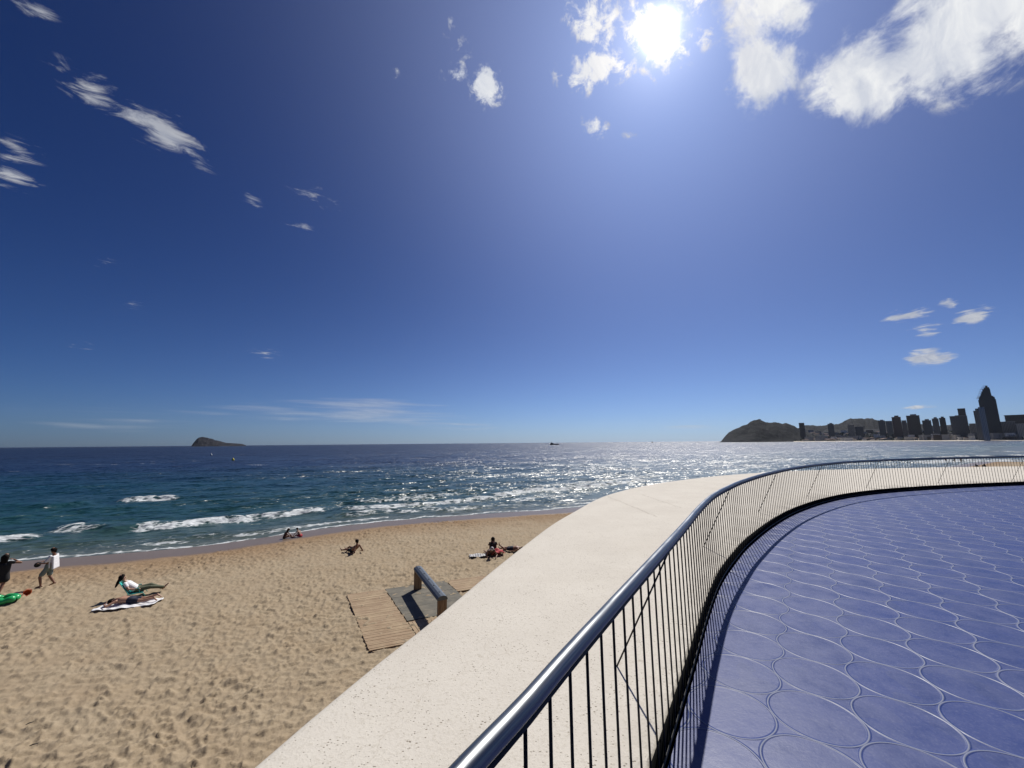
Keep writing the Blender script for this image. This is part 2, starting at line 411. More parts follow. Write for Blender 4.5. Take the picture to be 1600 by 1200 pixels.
breaker([(168, 789), (200, 787), (240, 785), (295, 780)], .45, 2.6, 1.15, 8)
breaker([(515, 803), (560, 799), (620, 796), (680, 791), (740, 784), (780, 779)], .28, 2.6, .85, 12)
breaker([(535, 791), (580, 786), (640, 783), (720, 776), (775, 768)], .22, 2.4, .62, 15)
breaker([(500, 812), (560, 806), (620, 802), (700, 797), (760, 791)], .15, 2.2, .6, 16)
breaker([(600, 781), (680, 774), (740, 768)], .15, 3.5, .38, 17)
breaker([(760, 780), (800, 774), (860, 769), (930, 763), (1010, 752)], .3, 2.6, .95, 18)
breaker([(770, 788), (840, 781), (900, 776)], .15, 2.6, .6, 19)
breaker([(800, 765), (860, 763), (950, 753), (1040, 745)], .22, 3.2, .7, 21)
breaker([(420, 776), (470, 772), (520, 768), (560, 765)], .25, 1.6, .25, 22)
breaker([(0, 803), (60, 798), (120, 795), (165, 791)], .4, 1.5, .12, 23)
breaker([(560, 763), (650, 757), (760, 752), (900, 742)], .22, 1.2, .2, 28)
breaker([(-60, 884), (60, 858), (180, 850), (300, 843), (420, 830), (520, 816)], .10, 2.2, .32, 25)
breaker([(1420, 724), (1480, 721), (1540, 720), (1640, 719)], .5, 9., 1., 31, 2.)
breaker([(1440, 716), (1520, 713), (1640, 711)], .5, 6., .8, 33, 2.)
breaker([(1545, 706), (1575, 705.5), (1600, 707), (1660, 706)], .5, 4., .6, 35, 2.)
# run-up at the water's edge
edge = S+(fbm(T*.35, T*0, 4, 51)-.5)*1.5
lace = np.exp(-((edge-.35)/.30)**2)*.95+np.exp(-((edge-1.7)/.45)**2)*.9*smooth(.3, .5, fbm(T*.2, S*0+2, 3, 52))+np.exp(-((edge-3.2)/.5)**2)*.6*smooth(.4, .6, fbm(T*.25, S*0+5, 3, 57))
thin = smooth(8.5, 2., S)*smooth(-.4, .6, S)*.30*smooth(.35, .6, fbm(T*.35, S*.6, 4, 54))
foam = np.maximum(foam, np.maximum(lace, thin)*smooth(-1.2, 0., S)*(1-smooth(150, 400, Dd)))
# small whitecaps far out and the wake behind the boat
cap = smooth(.79, .84, fbm(X*.11, Y*.25, 3, 71))*smooth(60, 100, Dd)*(1-smooth(500, 900, Dd))*.7
foam = np.maximum(foam, cap)
bo = at(866, 694.6, SEA)
# lift the thin sheet near the beach
Zw = SEA+Zs+.02*smooth(0, 1.5, S)-.035*smooth(.6, -1.5, S)
me = gridmesh('sea', np.stack([X, Y, Zw], -1))
addattr(me, 'shore', S); addattr(me, 'foam', np.clip(foam, 0, 1.4)); addattr(me, 'st', np.stack([S, T, np.zeros_like(S)], -1), True)
m, k, b = newmat('sea_water')
P = k.pos(); s_ = k.attr('shore'); fo = k.attr('foam'); st = k.attr('st', 'Vector')
pn = k.noise(P, .02, 3., .5); pn2 = k.noise(k.vec('MULTIPLY', P, (.012, .05, 1.)), 1., 4., .6)
ls = k.math('LOGARITHM', k.math('MAXIMUM', k.math('ADD', s_, k.math('MULTIPLY', k.math('MULTIPLY', k.math('SUBTRACT', pn2, .5), 1.1), s_)), .5), 10.)
wcol = k.ramp(k.mapr(ls, 0., 3.6), [(0., (.075, .095, .078)), (.20, (.026, .062, .056)), (.33, (.010, .052, .056)), (.47, (.003, .038, .056)), (.58, (.0012, .014, .044)), (.72, (.0006, .0055, .022)), (1., (.0006, .006, .019))])
wcol = k.mix(k.mapr(pn2, .35, .7), wcol, k.vec('SCALE', wcol, scale=.72))
n_a = k.noise(k.vec('MULTIPLY', st, (3.4, .95, 1.)), 1., 7., .70, .7)
n_b = k.voro(k.vec('ADD', k.vec('MULTIPLY', st, (1.9, 1.2, 1.)), k.vec('SCALE', k.noise(st, 1.6, 4., .6, color=True), scale=.9)), 1., 'DISTANCE_TO_EDGE')
web = k.mapr(n_b, .0, .22, 1., 0.)
raw = k.math('ADD', k.math('MULTIPLY', n_a, .75), k.math('MULTIPLY', web, .3))
fm = k.mapr(k.math('ADD', k.math('MULTIPLY', fo, .62), raw), .78, 1.16, 0., 1., True)
fm = k.math('MULTIPLY', fm, k.mapr(fo, .04, .2))
k.put(b.inputs['Base Color'], k.mix(fm, wcol, k.mix(k.mapr(k.noise(k.vec('MULTIPLY', st, (5., 1.6, 1.)), 1., 5., .7), .3, .65), (.30, .34, .36), (.66, .68, .69))))
b.inputs['IOR'].default_value = 1.34
k.put(b.inputs['Roughness'], k.mapr(fm, 0., 1., .33, .9))
b.inputs['Specular IOR Level'].default_value = .75
SL2, SL3 = 2.1, 1.7
# ripple slopes taken straight from noise, so that they survive at any distance
rs = k.n.new('ShaderNodeVectorRotate'); rs.rotation_type = 'Z_AXIS'; k.put(rs.inputs['Vector'], P); rs.inputs['Angle'].default_value = -R(22); Pr = rs.outputs[0]
def slopes(scale, amp, det=3., heavy=False):
    c = k.noise(k.vec('MULTIPLY', Pr, (scale*.55, scale*1.3, scale)), 1., det, .6, 0., color=True)
    v = k.vec('SUBTRACT', c, (.5, .5, .5))
    if heavy: v = k.vec('MULTIPLY', v, k.vec('SCALE', k.vec('ABSOLUTE', v), scale=7.))     # mostly flat, a few steep facets
    return k.vec('SCALE', v, scale=amp)
sl1 = k.vec('ADD', slopes(.055, .7, 2.), slopes(.3, 1.1, 2.)); sl2 = slopes(1.3, SL2, 2.); sl3 = slopes(3.6, SL3, 2.)
slp = k.vec('ADD', k.vec('ADD', sl1, sl2), sl3)
slp = k.vec('MULTIPLY', slp, (1., 1., 0.))
slp = k.vec('SCALE', slp, scale=k.mapr(s_, -.5, 6., .12, 1.))
gN = k.n.new('ShaderNodeNewGeometry').outputs['Normal']
nrm = k.vec('NORMALIZE', k.vec('ADD', gN, slp))
k.put(b.inputs['Normal'], nrm)
sea = tag(link('sea', me, m, smooth=True), kind='structure')

# ---------------------------------------------------------------- promenade floor
fl = [tuple(p) for p in rail[::6]]
poly = fl+[(46, -9), (-2.6, -9)]
me = bpy.data.meshes.new('promenade_floor'); bm = bmesh.new()
vs = [bm.verts.new((p[0], p[1], 0)) for p in poly]; f_ = bm.faces.new(vs)
if f_.normal.z < 0: f_.normal_flip()
r_ = bmesh.ops.extrude_face_region(bm, geom=[f_]); bmesh.ops.translate(bm, vec=(0, 0, -.3), verts=[v for v in r_['geom'] if isinstance(v, bmesh.types.BMVert)])
bmesh.ops.recalc_face_normals(bm, faces=bm.faces[:]); bmesh.ops.triangulate(bm, faces=bm.faces[:]); bm.to_mesh(me); bm.free()
m, k, b = newmat('blue_round_tiles')
P = k.pos(); RR = .245; CX, CY = 1.82, 2.609
rot = k.n.new('ShaderNodeVectorRotate'); rot.rotation_type = 'Z_AXIS'; k.put(rot.inputs['Vector'], k.vec('SUBTRACT', P, (CX, CY, 0))); rot.inputs['Angle'].default_value = -R(53)
pw = k.vec('ADD', rot.outputs[0], k.vec('SCALE', k.vec('SUBTRACT', k.noise(P, 2.2, 2., .5, color=True), (.5, .5, .5)), scale=.012))
q = k.vec('SCALE', pw, scale=1/(2*RR))
def hexd(off):
    w_ = k.n.new('ShaderNodeVectorMath'); w_.operation = 'WRAP'; k.put(w_.inputs[0], k.vec('MULTIPLY', k.vec('SUBTRACT', q, off), (1, 1, 0)))
    k.put(w_.inputs[1], (.5, math.sqrt(3)/2, .5)); k.put(w_.inputs[2], (-.5, -math.sqrt(3)/2, -.5)); return w_.outputs[0]
w1, w2 = hexd((0, 0, 0)), hexd((.5, math.sqrt(3)/2, 0))
d1, d2 = k.vec('LENGTH', w1), k.vec('LENGTH', w2)
dd = k.math('MINIMUM', d1, d2)
sel = k.math('LESS_THAN', d1, d2)
cen = k.vec('SUBTRACT', q, k.mix(sel, w2, w1))
cid = k.vec('SNAP', k.vec('ADD', k.vec('SCALE', cen, scale=2.), (.5, .3, 0)), (1., .866, 1.))
wn = k.n.new('ShaderNodeTexWhiteNoise'); k.put(wn.inputs['Vector'], k.vec('MULTIPLY', cid, (1, 1, 0)))
e_ = k.math('ABSOLUTE', k.math('SUBTRACT', dd, .492))
grout = k.mapr(e_, .005, .011, 1., 0.)
mott = k.noise(P, 5., 6., .65); mot2 = k.noise(P, 46., 4., .7); dust = k.noise(P, 1.1, 5., .6)
c1 = k.mix(k.mapr(mott, .3, .7), (.024, .042, .150), (.040, .060, .188))
c1 = k.mix(k.mapr(wn.outputs['Value'], 0., 1., 0., .6), c1, (.014, .036, .18))
c1 = k.mix(k.mapr(k.noise(k.vec('ADD', P, k.vec('SCALE', cid, scale=3.1)), 3.2, 4., .6), .52, .72, 0., .4), c1, (.060, .082, .19))
c1 = k.mix(k.math('MULTIPLY', k.mapr(mot2, .5, .75), .35), c1, (.15, .165, .28))
c1 = k.mix(k.math('MULTIPLY', k.mapr(dust, .5, .75), .3), c1, (.12, .135, .23))
k.put(b.inputs['Base Color'], k.mix(k.math('MULTIPLY', grout, .7), c1, (.20, .22, .28)))
k.put(b.inputs['Roughness'], k.math('ADD', k.mapr(mott, .3, .7, .34, .50), k.math('MULTIPLY', grout, .1)))
b.inputs['Specular IOR Level'].default_value = .2
prof = k.math('MULTIPLY', k.mapr(e_, .0, .026, 1., 0., True), .7)
hgt_ = k.math('ADD', prof, k.math('MULTIPLY', mot2, .07))
k.put(b.inputs['Normal'], k.bump(hgt_, 1., .0045, k.bump(mott, .12, .02)))
tag(link('promenade_floor', me, m), kind='structure')

# ---------------------------------------------------------------- white concrete ledge
m, k, b = newmat('white_concrete')
P = k.pos()
n_ = k.noise(P, 1.3, 5., .6); g_ = k.noise(P, 55., 4., .7); pit_ = k.voro(k.vec('MULTIPLY', P, (1., 1.6, 1.)), 34.)
pm = k.mapr(k.math('ADD', pit_, k.math('MULTIPLY', k.noise(P, 7., 3., .6), .5)), .33, .41, 1., 0.)
c1 = k.mix(k.mapr(n_, .3, .7), (.56, .52, .455), (.62, .58, .51))
c1 = k.mix(k.mapr(g_, .52, .72), c1, (.47, .43, .36))
c1 = k.mix(pm, c1, (.24, .20, .15))
stn = k.math('MULTIPLY', k.mapr(k.noise(P, 3.1, 6., .7), .66, .74), k.mapr(k.noise(P, 38., 4., .7), .45, .6))
c1 = k.mix(k.math('MULTIPLY', stn, .9), c1, (.33, .23, .13))
wash = k.mapr(k.noise(k.vec('MULTIPLY', P, (1., 1., 1.)), .55, 5., .65, .8), .5, .75, 0., .35)
c1 = k.mix(wash, c1, (.50, .45, .38))
crk = k.mapr(k.voro(k.vec('ADD', P, k.vec('SCALE', k.noise(P, 1.5, 4., .6, color=True), scale=.7)), .55, 'DISTANCE_TO_EDGE'), .0, .0022, 1., 0.)
c1 = k.mix(k.math('MULTIPLY', crk, .35), c1, (.34, .29, .22))
sp = k.mapr(k.voro(P, 3.4), .0, .022, 1., 0.)
sp = k.math('MAXIMUM', k.mapr(k.voro(P, 3.4), .012, .02, 1., 0.), k.math('MULTIPLY', k.mapr(k.voro(k.vec('ADD', P, (3.3, 1.2, 0)), 9.), .03, .05, 1., 0.), .6))
c1 = k.mix(sp, c1, (.10, .075, .055))
k.put(b.inputs['Base Color'], c1); b.inputs['Roughness'].default_value = .88; b.inputs['Specular IOR Level'].default_value = .25
k.put(b.inputs['Normal'], k.bump(k.math('SUBTRACT', g_, k.math('MULTIPLY', pm, 1.2)), .55, .006))
NP = 700
ri = np.interp(np.linspace(0, 1, len(rail)), np.linspace(0, 1, len(rail)), np.arange(len(rail)))
oi, _ = resample(outer_f, .02)
uu = np.linspace(0, 1, NP)
# pair the two curves by nearest fraction of length through matching anchors
ra = [0, *[int(np.argmin(np.hypot(rail[:, 0]-a, rail[:, 1]-b_))) for a, b_ in ((-.28, .52), (1.3, 3.06), (3.82, 6.5), (10.1, 11.7), (22.5, 14.8))], len(rail)-1]
oa = [0, *[int(np.argmin(np.hypot(oi[:, 0]-a, oi[:, 1]-b_))) for a, b_ in ((-1.68, 1.1), (-.66, 4.), (2.0, 10.8), (9.9, 17.6), (24.1, 21.2))], len(oi)-1]
pr = np.linspace(0, 6, NP)
Ri = rail[np.interp(pr, range(7), ra).astype(int)]; Rn = railN[np.interp(pr, range(7), ra).astype(int)]
oT, oN = normals(oi); Oi = oi[np.interp(pr, range(7), oa).astype(int)]; On = oN[np.interp(pr, range(7), oa).astype(int)]
def sm(Q, n=9):
    kz = np.ones(n)/n; P_ = np.pad(Q, ((n//2, n//2), (0, 0)), mode='edge'); return np.c_[np.convolve(P_[:, 0], kz, 'valid'), np.convolve(P_[:, 1], kz, 'valid')]
Ri, Oi = sm(Ri, 5), sm(Oi, 5)
I0 = Ri+Rn*.034
strip = []
def row(C, z): strip.append(np.c_[C, np.full(len(C), z)])
row(I0, -.28); row(I0, LEDGE-.02); row(I0+Rn*.02, LEDGE)
for f_ in (.12, .25, .4, .55, .7, .82, .92): row(I0*(1-f_)+(Oi-On*.1)*f_, LEDGE)
for a in (0, 20, 40, 60, 80): row(Oi-On*.1+On*.1*math.sin(R(a)), LEDGE-.1+.1*math.cos(R(a)))
row(Oi, LEDGE-.5); row(Oi-On*.12, LEDGE-.62); row(Oi-On*.9, LEDGE-.62); row(Oi-On*.9, SAND-1.2)
ledge = link('concrete_ledge', gridmesh('concrete_ledge', np.array(strip)), m)
ledge.data.shade_smooth()
mod = ledge.modifiers.new('es', 'EDGE_SPLIT'); mod.split_angle = R(45)
tag(ledge, 'broad smooth off-white concrete ledge curving outside the railing above the beach', 'ledge')
# expansion joints and hairline cracks, thin strips in the joints' own dark colour
mj = mat('joint_mastic', (.30, .25, .19), .9)
def seam(p0, p1, w, wig=.01):
    a, c = Vector((*p0, LEDGE+.003)), Vector((*p1, LEDGE+.003)); d = (c-a).normalized(); n = Vector((-d.y, d.x, 0)); V = []; Fc = []
    for i in range(30):
        u = i/29; p = a.lerp(c, u)+n*wig*(math.sin(i*1.7)+math.sin(i*.61+2)); ww = w*(.6+.4*math.sin(i*2.3+1))
        V += [p-n*ww, p+n*ww]
        if i: Fc.append((2*i-2, 2*i, 2*i+1, 2*i-1))
    return link('joint', npmesh('joint', V, Fc), mj, ledge)
W3 = lambda x, y: tuple(at(x, y, LEDGE)[:2])
seam(W3(950, 776), W3(1028, 808), .006); seam(W3(1003, 773), W3(1066, 794), .006)
# dark steel edge band that faces the walkway
dark = mat('black_steel', (.006, .006, .007), .5, .0, spec=.3)
blackm = mat('black_bitumen_strip', (.003, .003, .003), .9, spec=.05)
band = np.array([np.c_[Ri+Rn*.020, np.full(NP, -.2)], np.c_[Ri+Rn*.020, np.full(NP, LEDGE+.004)], np.c_[Ri+Rn*.0325, np.full(NP, LEDGE+.004)], np.c_[Ri+Rn*.0325, np.full(NP, -.2)]])
eb = link('edge_band', gridmesh('edge_band', band), blackm, ledge)

# ---------------------------------------------------------------- railing
rz_ = lambda i, off=0.: (rail[i, 0]+railN[i, 0]*off, rail[i, 1]+railN[i, 1]*off)
HR = 1.01
rl = empty('curved_railing', (rail[300, 0], rail[300, 1], 0), label='curved railing with brushed steel handrail and black balusters along the blue promenade', cat='railing')
m, k, b = newmat('brushed_steel')
P = k.pos()
tdir = k.noise(k.vec('MULTIPLY', P, (3., 3., 260.)), 1., 3., .6)
k.put(b.inputs['Base Color'], k.mix(k.mapr(tdir, .3, .7), (.15, .16, .168), (.24, .25, .258)))
b.inputs['Metallic'].default_value = 1.
k.put(b.inputs['Roughness'], k.mapr(tdir, .3, .7, .30, .40))
steel = m
inv = Matrix.Translation((-rail[300, 0], -rail[300, 1], 0))
def child(o): o.matrix_parent_inverse = inv; return o
hr = MB().tube([(*rz_(i), HR) for i in range(0, len(rail), 4)], .0248, 24).build('handrail', steel, rl, True); child(hr)
fb = MB()
fr = np.array([np.c_[rail[::6]+railN[::6]*a, np.full(len(rail[::6]), z)] for a, z in ((-.008, HR-.045), (.008, HR-.045), (.008, HR-.028), (-.008, HR-.028), (-.008, HR-.045))])
child(link('top_flat_bar', gridmesh('top_flat_bar', fr), dark, rl))
fr = np.array([np.c_[rail[::6]+railN[::6]*a, np.full(len(rail[::6]), z)] for a, z in ((.004, .03), (.018, .03), (.018, .042), (.004, .042), (.004, .03))])
child(link('bottom_bar', gridmesh('bottom_bar', fr), dark, rl))
# balusters: one mesh, copies as parts; the hundred that show largest, the rest as one
i0 = int(np.argmin(np.hypot(rail[:, 0]-.06, rail[:, 1]-1.11)))
bal0 = MB().tube([(0, 0, -.02), (0, 0, HR-.03)], .0052, 8).build('baluster', dark, rl, True)
STEP = 7; rest = MB(); cnt = 0; idx = list(range(i0-5*STEP*1-2, len(rail), STEP)); back = list(range(i0-6*STEP-2, 0, -STEP))
for n_i, i in enumerate(idx):
    x, y = rz_(i, .012)
    if n_i < 99:
        o = bal0 if n_i == 0 else bal0.copy()
        if n_i: COL.objects.link(o)
        o.parent = rl; o.location = (x, y, 0); o.matrix_parent_inverse = inv
    else: rest.tube([(x, y, -.02), (x, y, HR-.03)], .0052, 6, False)
for i in back:
    x, y = rz_(i, .012); rest.tube([(x, y, -.02), (x, y, HR-.03)], .0052, 6, False)
rb = child(rest.build('far_baluster', dark, rl, True)); rb['kind'] = 'stuff'
# slanting stays from the handrail down to the ledge
sarc = rail_s; s0 = rail_s[int(np.argmin(np.hypot(rail[:, 0]-1.08, rail[:, 1]-2.72)))]
for n_i in range(-2, 12):
    s1 = s0+3.62*n_i
    if s1 < 0: continue
    i = int(np.searchsorted(rail_s, s1)); 
    if i >= len(rail)-1: break
    a = (*rz_(i, .01), HR-.03); q_ = rz_(i, .43); q_ = (q_[0]-railT[i, 0]*.04, q_[1]-railT[i, 1]*.04, LEDGE-.01)
    child(MB().tube([a, q_], .0055, 8).build('stay', dark, rl, True))

# ---------------------------------------------------------------- bodies: capsules fused into one continuous surface
def capsule(V, Fc, p0, p1, r0, r1, seg=12, rings=4):
    p0, p1 = Vector(p0), Vector(p1); d = (p1-p0); L = d.length; d = d.normalized() if L > 1e-6 else Vector((0, 0, 1))
    a = Vector((0, 0, 1)) if abs(d.z) < .9 else Vector((1, 0, 0)); x = (a-d*a.dot(d)).normalized(); y = d.cross(x); k0 = len(V)
    prof = [(-math.cos(math.pi/2*i/rings)*r0, math.sin(math.pi/2*i/rings)*r0) for i in range(1, rings+1)]+[(L+math.sin(math.pi/2*i/rings)*r1, math.cos(math.pi/2*i/rings)*r1) for i in range(0, rings)]
    V.append(tuple(p0-d*r0))
    for h, r in prof:
        for j in range(seg):
            q = 2*math.pi*j/seg; V.append(tuple(p0+d*h+(x*math.cos(q)+y*math.sin(q))*r))
    V.append(tuple(p0+d*(L+r1))); e = len(V)-1; n = len(prof)
    for j in range(seg): Fc.append((k0, k0+1+(j+1) % seg, k0+1+j)); Fc.append((e, e-seg+j, e-seg+(j+1) % seg))
    for i in range(n-1):
        for j in range(seg):
            a_, b_ = k0+1+i*seg+j, k0+1+i*seg+(j+1) % seg; Fc.append((a_, b_, b_+seg, a_+seg))
def fuse(name, caps, material, parent, voxel=.012, it=3, loc=None):
    V, Fc = [], []
    for c in caps: capsule(V, Fc, *c)
    me = bpy.data.meshes.new(name); me.from_pydata(V, [], Fc); me.update()
    tmp = bpy.data.objects.new('tmp', me); COL.objects.link(tmp)
    r_ = tmp.modifiers.new('r', 'REMESH'); r_.mode = 'VOXEL'; r_.voxel_size = voxel
    s_ = tmp.modifiers.new('s', 'SMOOTH'); s_.iterations = it; s_.factor = .5
    dg = bpy.context.evaluated_depsgraph_get(); new = bpy.data.meshes.new_from_object(tmp.evaluated_get(dg))
    new.name = name; bpy.data.objects.remove(tmp); bpy.data.meshes.remove(me)
    new.materials.clear(); new.materials.append(material); new.shade_smooth()
    o = bpy.data.objects.new(name, new); COL.objects.link(o); o.parent = parent
    return o
def hand(w, d, up, sc=1., curl=.35):
    """palm, four bent fingers and a thumb from wrist w along d; up = back of the hand"""
    w, d, up = Vector(w), Vector(d).normalized(), Vector(up); up = (up-d*up.dot(d)).normalized(); s = d.cross(up); C = []
    for q in (-.026, -.009, .009, .026): C.append((w+s*q*.6*sc, w+(d*.085+s*q)*sc, .013*sc, .011*sc))
    for q, L in ((-.030, .062), (-.010, .074), (.010, .070), (.030, .056)):
        a = w+(d*.088+s*q)*sc; b1 = a+(d*math.cos(curl)-up*math.sin(curl))*L*.55*sc; c_ = b1+(d*math.cos(curl*2.2)-up*math.sin(curl*2.2))*L*.45*sc
        C += [(a, b1, .0095*sc, .0088*sc), (b1, c_, .0088*sc, .0072*sc)]
    a = w+(d*.03-s*.028)*sc; b1 = a+(d*.6-s*.75-up*.2).normalized()*.035*sc; C += [(a, b1, .012*sc, .010*sc), (b1, b1+(d*.95-s*.2-up*.2).normalized()*.028*sc, .010*sc, .008*sc)]
    return C
def body_caps(J, sc=1., face=(1, 0, 0), fem=False):
    """J: joints in metres -> capsules of one whole figure"""
    v = lambda n: Vector(J[n]); C = []
    sh = (v('shL')-v('shR')); sd = sh.normalized(); r = lambda x: x*sc
    ch, pe, nk, hd = v('chest'), v('pelvis'), v('neck'), v('head')
    for q in (-.075, 0, .075): C.append((pe+sd*q*sc*(1.0), ch+sd*q*sc*1.15, r(.105 if q else .11), r(.115 if q else .12)))
    C.append((ch, nk, r(.11), r(.058))); C.append((nk, hd, r(.055), r(.062)))
    u = (hd-nk).normalized(); f = Vector(face); f = (f-u*f.dot(u)).normalized(); sd2 = u.cross(f)
    C.append((hd+u*.03*sc-f*.012*sc, hd+u*.115*sc-f*.012*sc, r(.078), r(.083)))
    C.append((hd+f*.02*sc, hd+f*.035*sc-u*.035*sc, r(.058), r(.038)))          # jaw and chin
    C.append((hd+f*.072*sc+u*.045*sc, hd+f*.092*sc+u*.018*sc, r(.012), r(.015)))  # nose
    C.append((hd+f*.068*sc+u*.078*sc-sd2*.03*sc, hd+f*.068*sc+u*.078*sc+sd2*.03*sc, r(.014), r(.014)))  # brow
    C.append((hd+f*.070*sc-u*.012*sc-sd2*.018*sc, hd+f*.070*sc-u*.012*sc+sd2*.018*sc, r(.010), r(.010)))  # lips
    for q in (-1, 1): C.append((hd+sd2*q*.086*sc+u*.04*sc, hd+sd2*q*.088*sc+u*.065*sc, r(.013), r(.017)))  # ears
    for S_ in 'LR':
        C.append((ch+(v('sh'+S_)-ch)*.35+u*.02, v('sh'+S_), r(.075), r(.056)))
        C.append((v('sh'+S_), v('el'+S_), r(.053), r(.040))); C.append((v('el'+S_), v('wr'+S_), r(.040), r(.026)))
        dh = v('wr'+S_)-v('el'+S_); C += hand(v('wr'+S_), J.get('hd'+S_, dh), J.get('hu'+S_, (0, 0, 1)), sc*.95, J.get('curl', .35))
        C.append((v('hip'+S_), v('kn'+S_), r(.088), r(.056)))
        m_ = v('kn'+S_).lerp(v('an'+S_), .3); C.append((v('kn'+S_), m_, r(.055), r(.054))); C.append((m_, v('an'+S_), r(.054), r(.036)))
        an = v('an'+S_); to = v('to'+S_); C.append((an, to, r(.038), r(.024)))
        dn = (to-an); dn = dn.normalized(); hl = v('kn'+S_)-an; C.append((an, an-hl.normalized()*.03*sc-dn*.035*sc, r(.034), r(.030)))
    if fem:
        for q in (-1, 1): C.append((ch+f*.06*sc+sd*q*.07*sc-u*.02*sc, ch+f*.085*sc+sd*q*.07*sc-u*.03*sc, r(.06), r(.05)))
    return C
def hair_caps(J, sc, face, length=0., fall=(0, 0, -1)):
    hd = Vector(J['head']); u = (hd-Vector(J['neck'])).normalized(); f = Vector(face); f = (f-u*f.dot(u)).normalized(); s = u.cross(f); C = []
    c = hd+u*.088*sc-f*.022*sc
    C.append((c-f*.02*sc, c+u*.022*sc+f*.026*sc, .093*sc, .088*sc)); C.append((c-s*.035*sc-u*.02*sc, c+s*.035*sc-u*.02*sc, .082*sc, .082*sc)); C.append((c-f*.03*sc, hd-f*.055*sc, .085*sc, .06*sc))
    if length:
        fl_ = Vector(fall).normalized()
        for q in (-.05, 0, .05): a = hd-f*.055*sc+s*q*sc+u*.05*sc; C += [(a, a+fl_*length*.5-f*.01, .075*sc, .062*sc), (a+fl_*length*.5-f*.01, a+fl_*length+s*q*.5, .062*sc, .032*sc)]
    return C
def lerp(a, b_, u): return tuple(Vector(a).lerp(Vector(b_), u))

skinA = mat('tanned_skin', (.22, .105, .06), .5, vary=.06)
skinB = mat('fair_skin', (.40, .225, .15), .5, vary=.05)
hairD = mat('dark_hair', (.010, .008, .007), .85, vary=.3, scale=60, spec=.15)
hairG = mat('grey_cloth_cap', (.42, .42, .44), .8, vary=.2, scale=30)
cBlack = mat('black_cloth', (.012, .012, .014), .85, vary=.2, scale=20)
cWhite = mat('white_cloth', (.72, .72, .73), .8, vary=.05, scale=9)
cOlive = mat('olive_cloth', (.09, .10, .06), .85, vary=.15, scale=14)
cGrey = mat('grey_green_cloth', (.16, .20, .19), .85, vary=.15, scale=12)
cNavy = mat('navy_cloth', (.012, .016, .035), .85, vary=.2, scale=14)
cRed = mat('red_cloth', (.42, .035, .045), .8, vary=.1, scale=10)
cBrown = mat('brown_swimwear', (.07, .03, .025), .75)

def person(loc, rz, J, sc, face, skin, label, group=None, hair=None, hairlen=0., fall=(0, 0, -1), fem=False, vox=.010, clothes=(), hairname='hair'):
    o = empty('person', loc, rz, label, 'person', group)
    fuse('body', body_caps(J, sc, face, fem), skin, o, vox, 2)
    if hair: fuse(hairname, hair_caps(J, sc, face, hairlen, fall), hair, o, .014, 3)
    for nm, mt, caps in clothes: fuse(nm, caps, mt, o, .014, 3)
    return o
def V_(J, n): return Vector(J[n])
def shirt(J, sc, ex=.018, sleeve=.6, lower=0., open_=False, only=None):
    sd = (V_(J, 'shL')-V_(J, 'shR')).normalized(); C = []
    pe, ch = V_(J, 'pelvis'), V_(J, 'chest'); lo = ch.lerp(pe, lower if lower else .75)
    for q in (-.08, 0, .08): C.append((lo+sd*q*sc, ch+sd*q*sc*1.1, (.108+ex)*sc, (.115+ex)*sc))
    C.append((ch, ch.lerp(V_(J, 'neck'), .55), (.11+ex)*sc, (.075)*sc))
    for S_ in 'LR':
        C.append((ch.lerp(V_(J, 'sh'+S_), .4), V_(J, 'sh'+S_), (.078+ex*.5)*sc, (.058+ex*.6)*sc))
        C.append((V_(J, 'sh'+S_), V_(J, 'sh'+S_).lerp(V_(J, 'el'+S_), sleeve), (.057+ex*.6)*sc, (.050+ex)*sc))
    return C
def shorts(J, sc, frac=.7, ex=.018, flare=.015):
    sd = (V_(J, 'shL')-V_(J, 'shR')).normalized(); pe, ch = V_(J, 'pelvis'), V_(J, 'chest'); C = []
    for q in (-.075, 0, .075): C.append((pe+sd*q*sc, pe.lerp(ch, .25)+sd*q*sc, (.108+ex)*sc, (.105+ex)*sc))
    for S_ in 'LR': C.append((V_(J, 'hip'+S_), V_(J, 'hip'+S_).lerp(V_(J, 'kn'+S_), frac), (.09+ex)*sc, (.068+ex+flare)*sc))
    return C
def trousers(J, sc, ex=.014):
    C = shorts(J, sc, .99, ex, .0)
    for S_ in 'LR': C.append((V_(J, 'kn'+S_), V_(J, 'kn'+S_).lerp(V_(J, 'an'+S_), .9), (.062+ex)*sc, (.045+ex)*sc))
    return C

# --- person walking with a dark hat in his hands (x forward)
def G(x, y, z=-4.85):
    p = at(x, y, z)
    for _ in range(5): z = sand_z(p[0], p[1]); p = at(x, y, z)
    return (p[0], p[1], z)
s = 1.0
J = dict(pelvis=(0, 0, .93), chest=(-.07, 0, 1.26), neck=(-.10, 0, 1.47), head=(-.07, 0, 1.58), shL=(-.06, .19, 1.40), shR=(-.12, -.19, 1.40),
         elL=(.05, .27, 1.14), wrL=(.28, .16, 1.12), elR=(0, -.27, 1.15), wrR=(.26, -.10, 1.15), hdL=(.9, -.4, .05), hdR=(.9, .35, .0),
         hipL=(0, .09, .90), hipR=(0, -.09, .90), knL=(.22, .11, .50), knR=(-.02, -.10, .46), anL=(.14, .11, .09), anR=(-.22, -.10, .12), toL=(.30, .12, .045), toR=(-.06, -.10, .035))
pw_ = G(72, 917)
o = person(pw_, R(205), J, s, (1, 0, 0), skinA, 'barefoot person walking in an open white shirt and grey-green shorts', hair=hairD, clothes=(
    ('shorts', cGrey, shorts(J, s, .75)),))
back = [(Vector((-.15, q, 1.36)), Vector((-.22, q*1.2, .84)), .052, .042) for q in (-.17, -.115, -.057, 0, .057, .115, .17)]
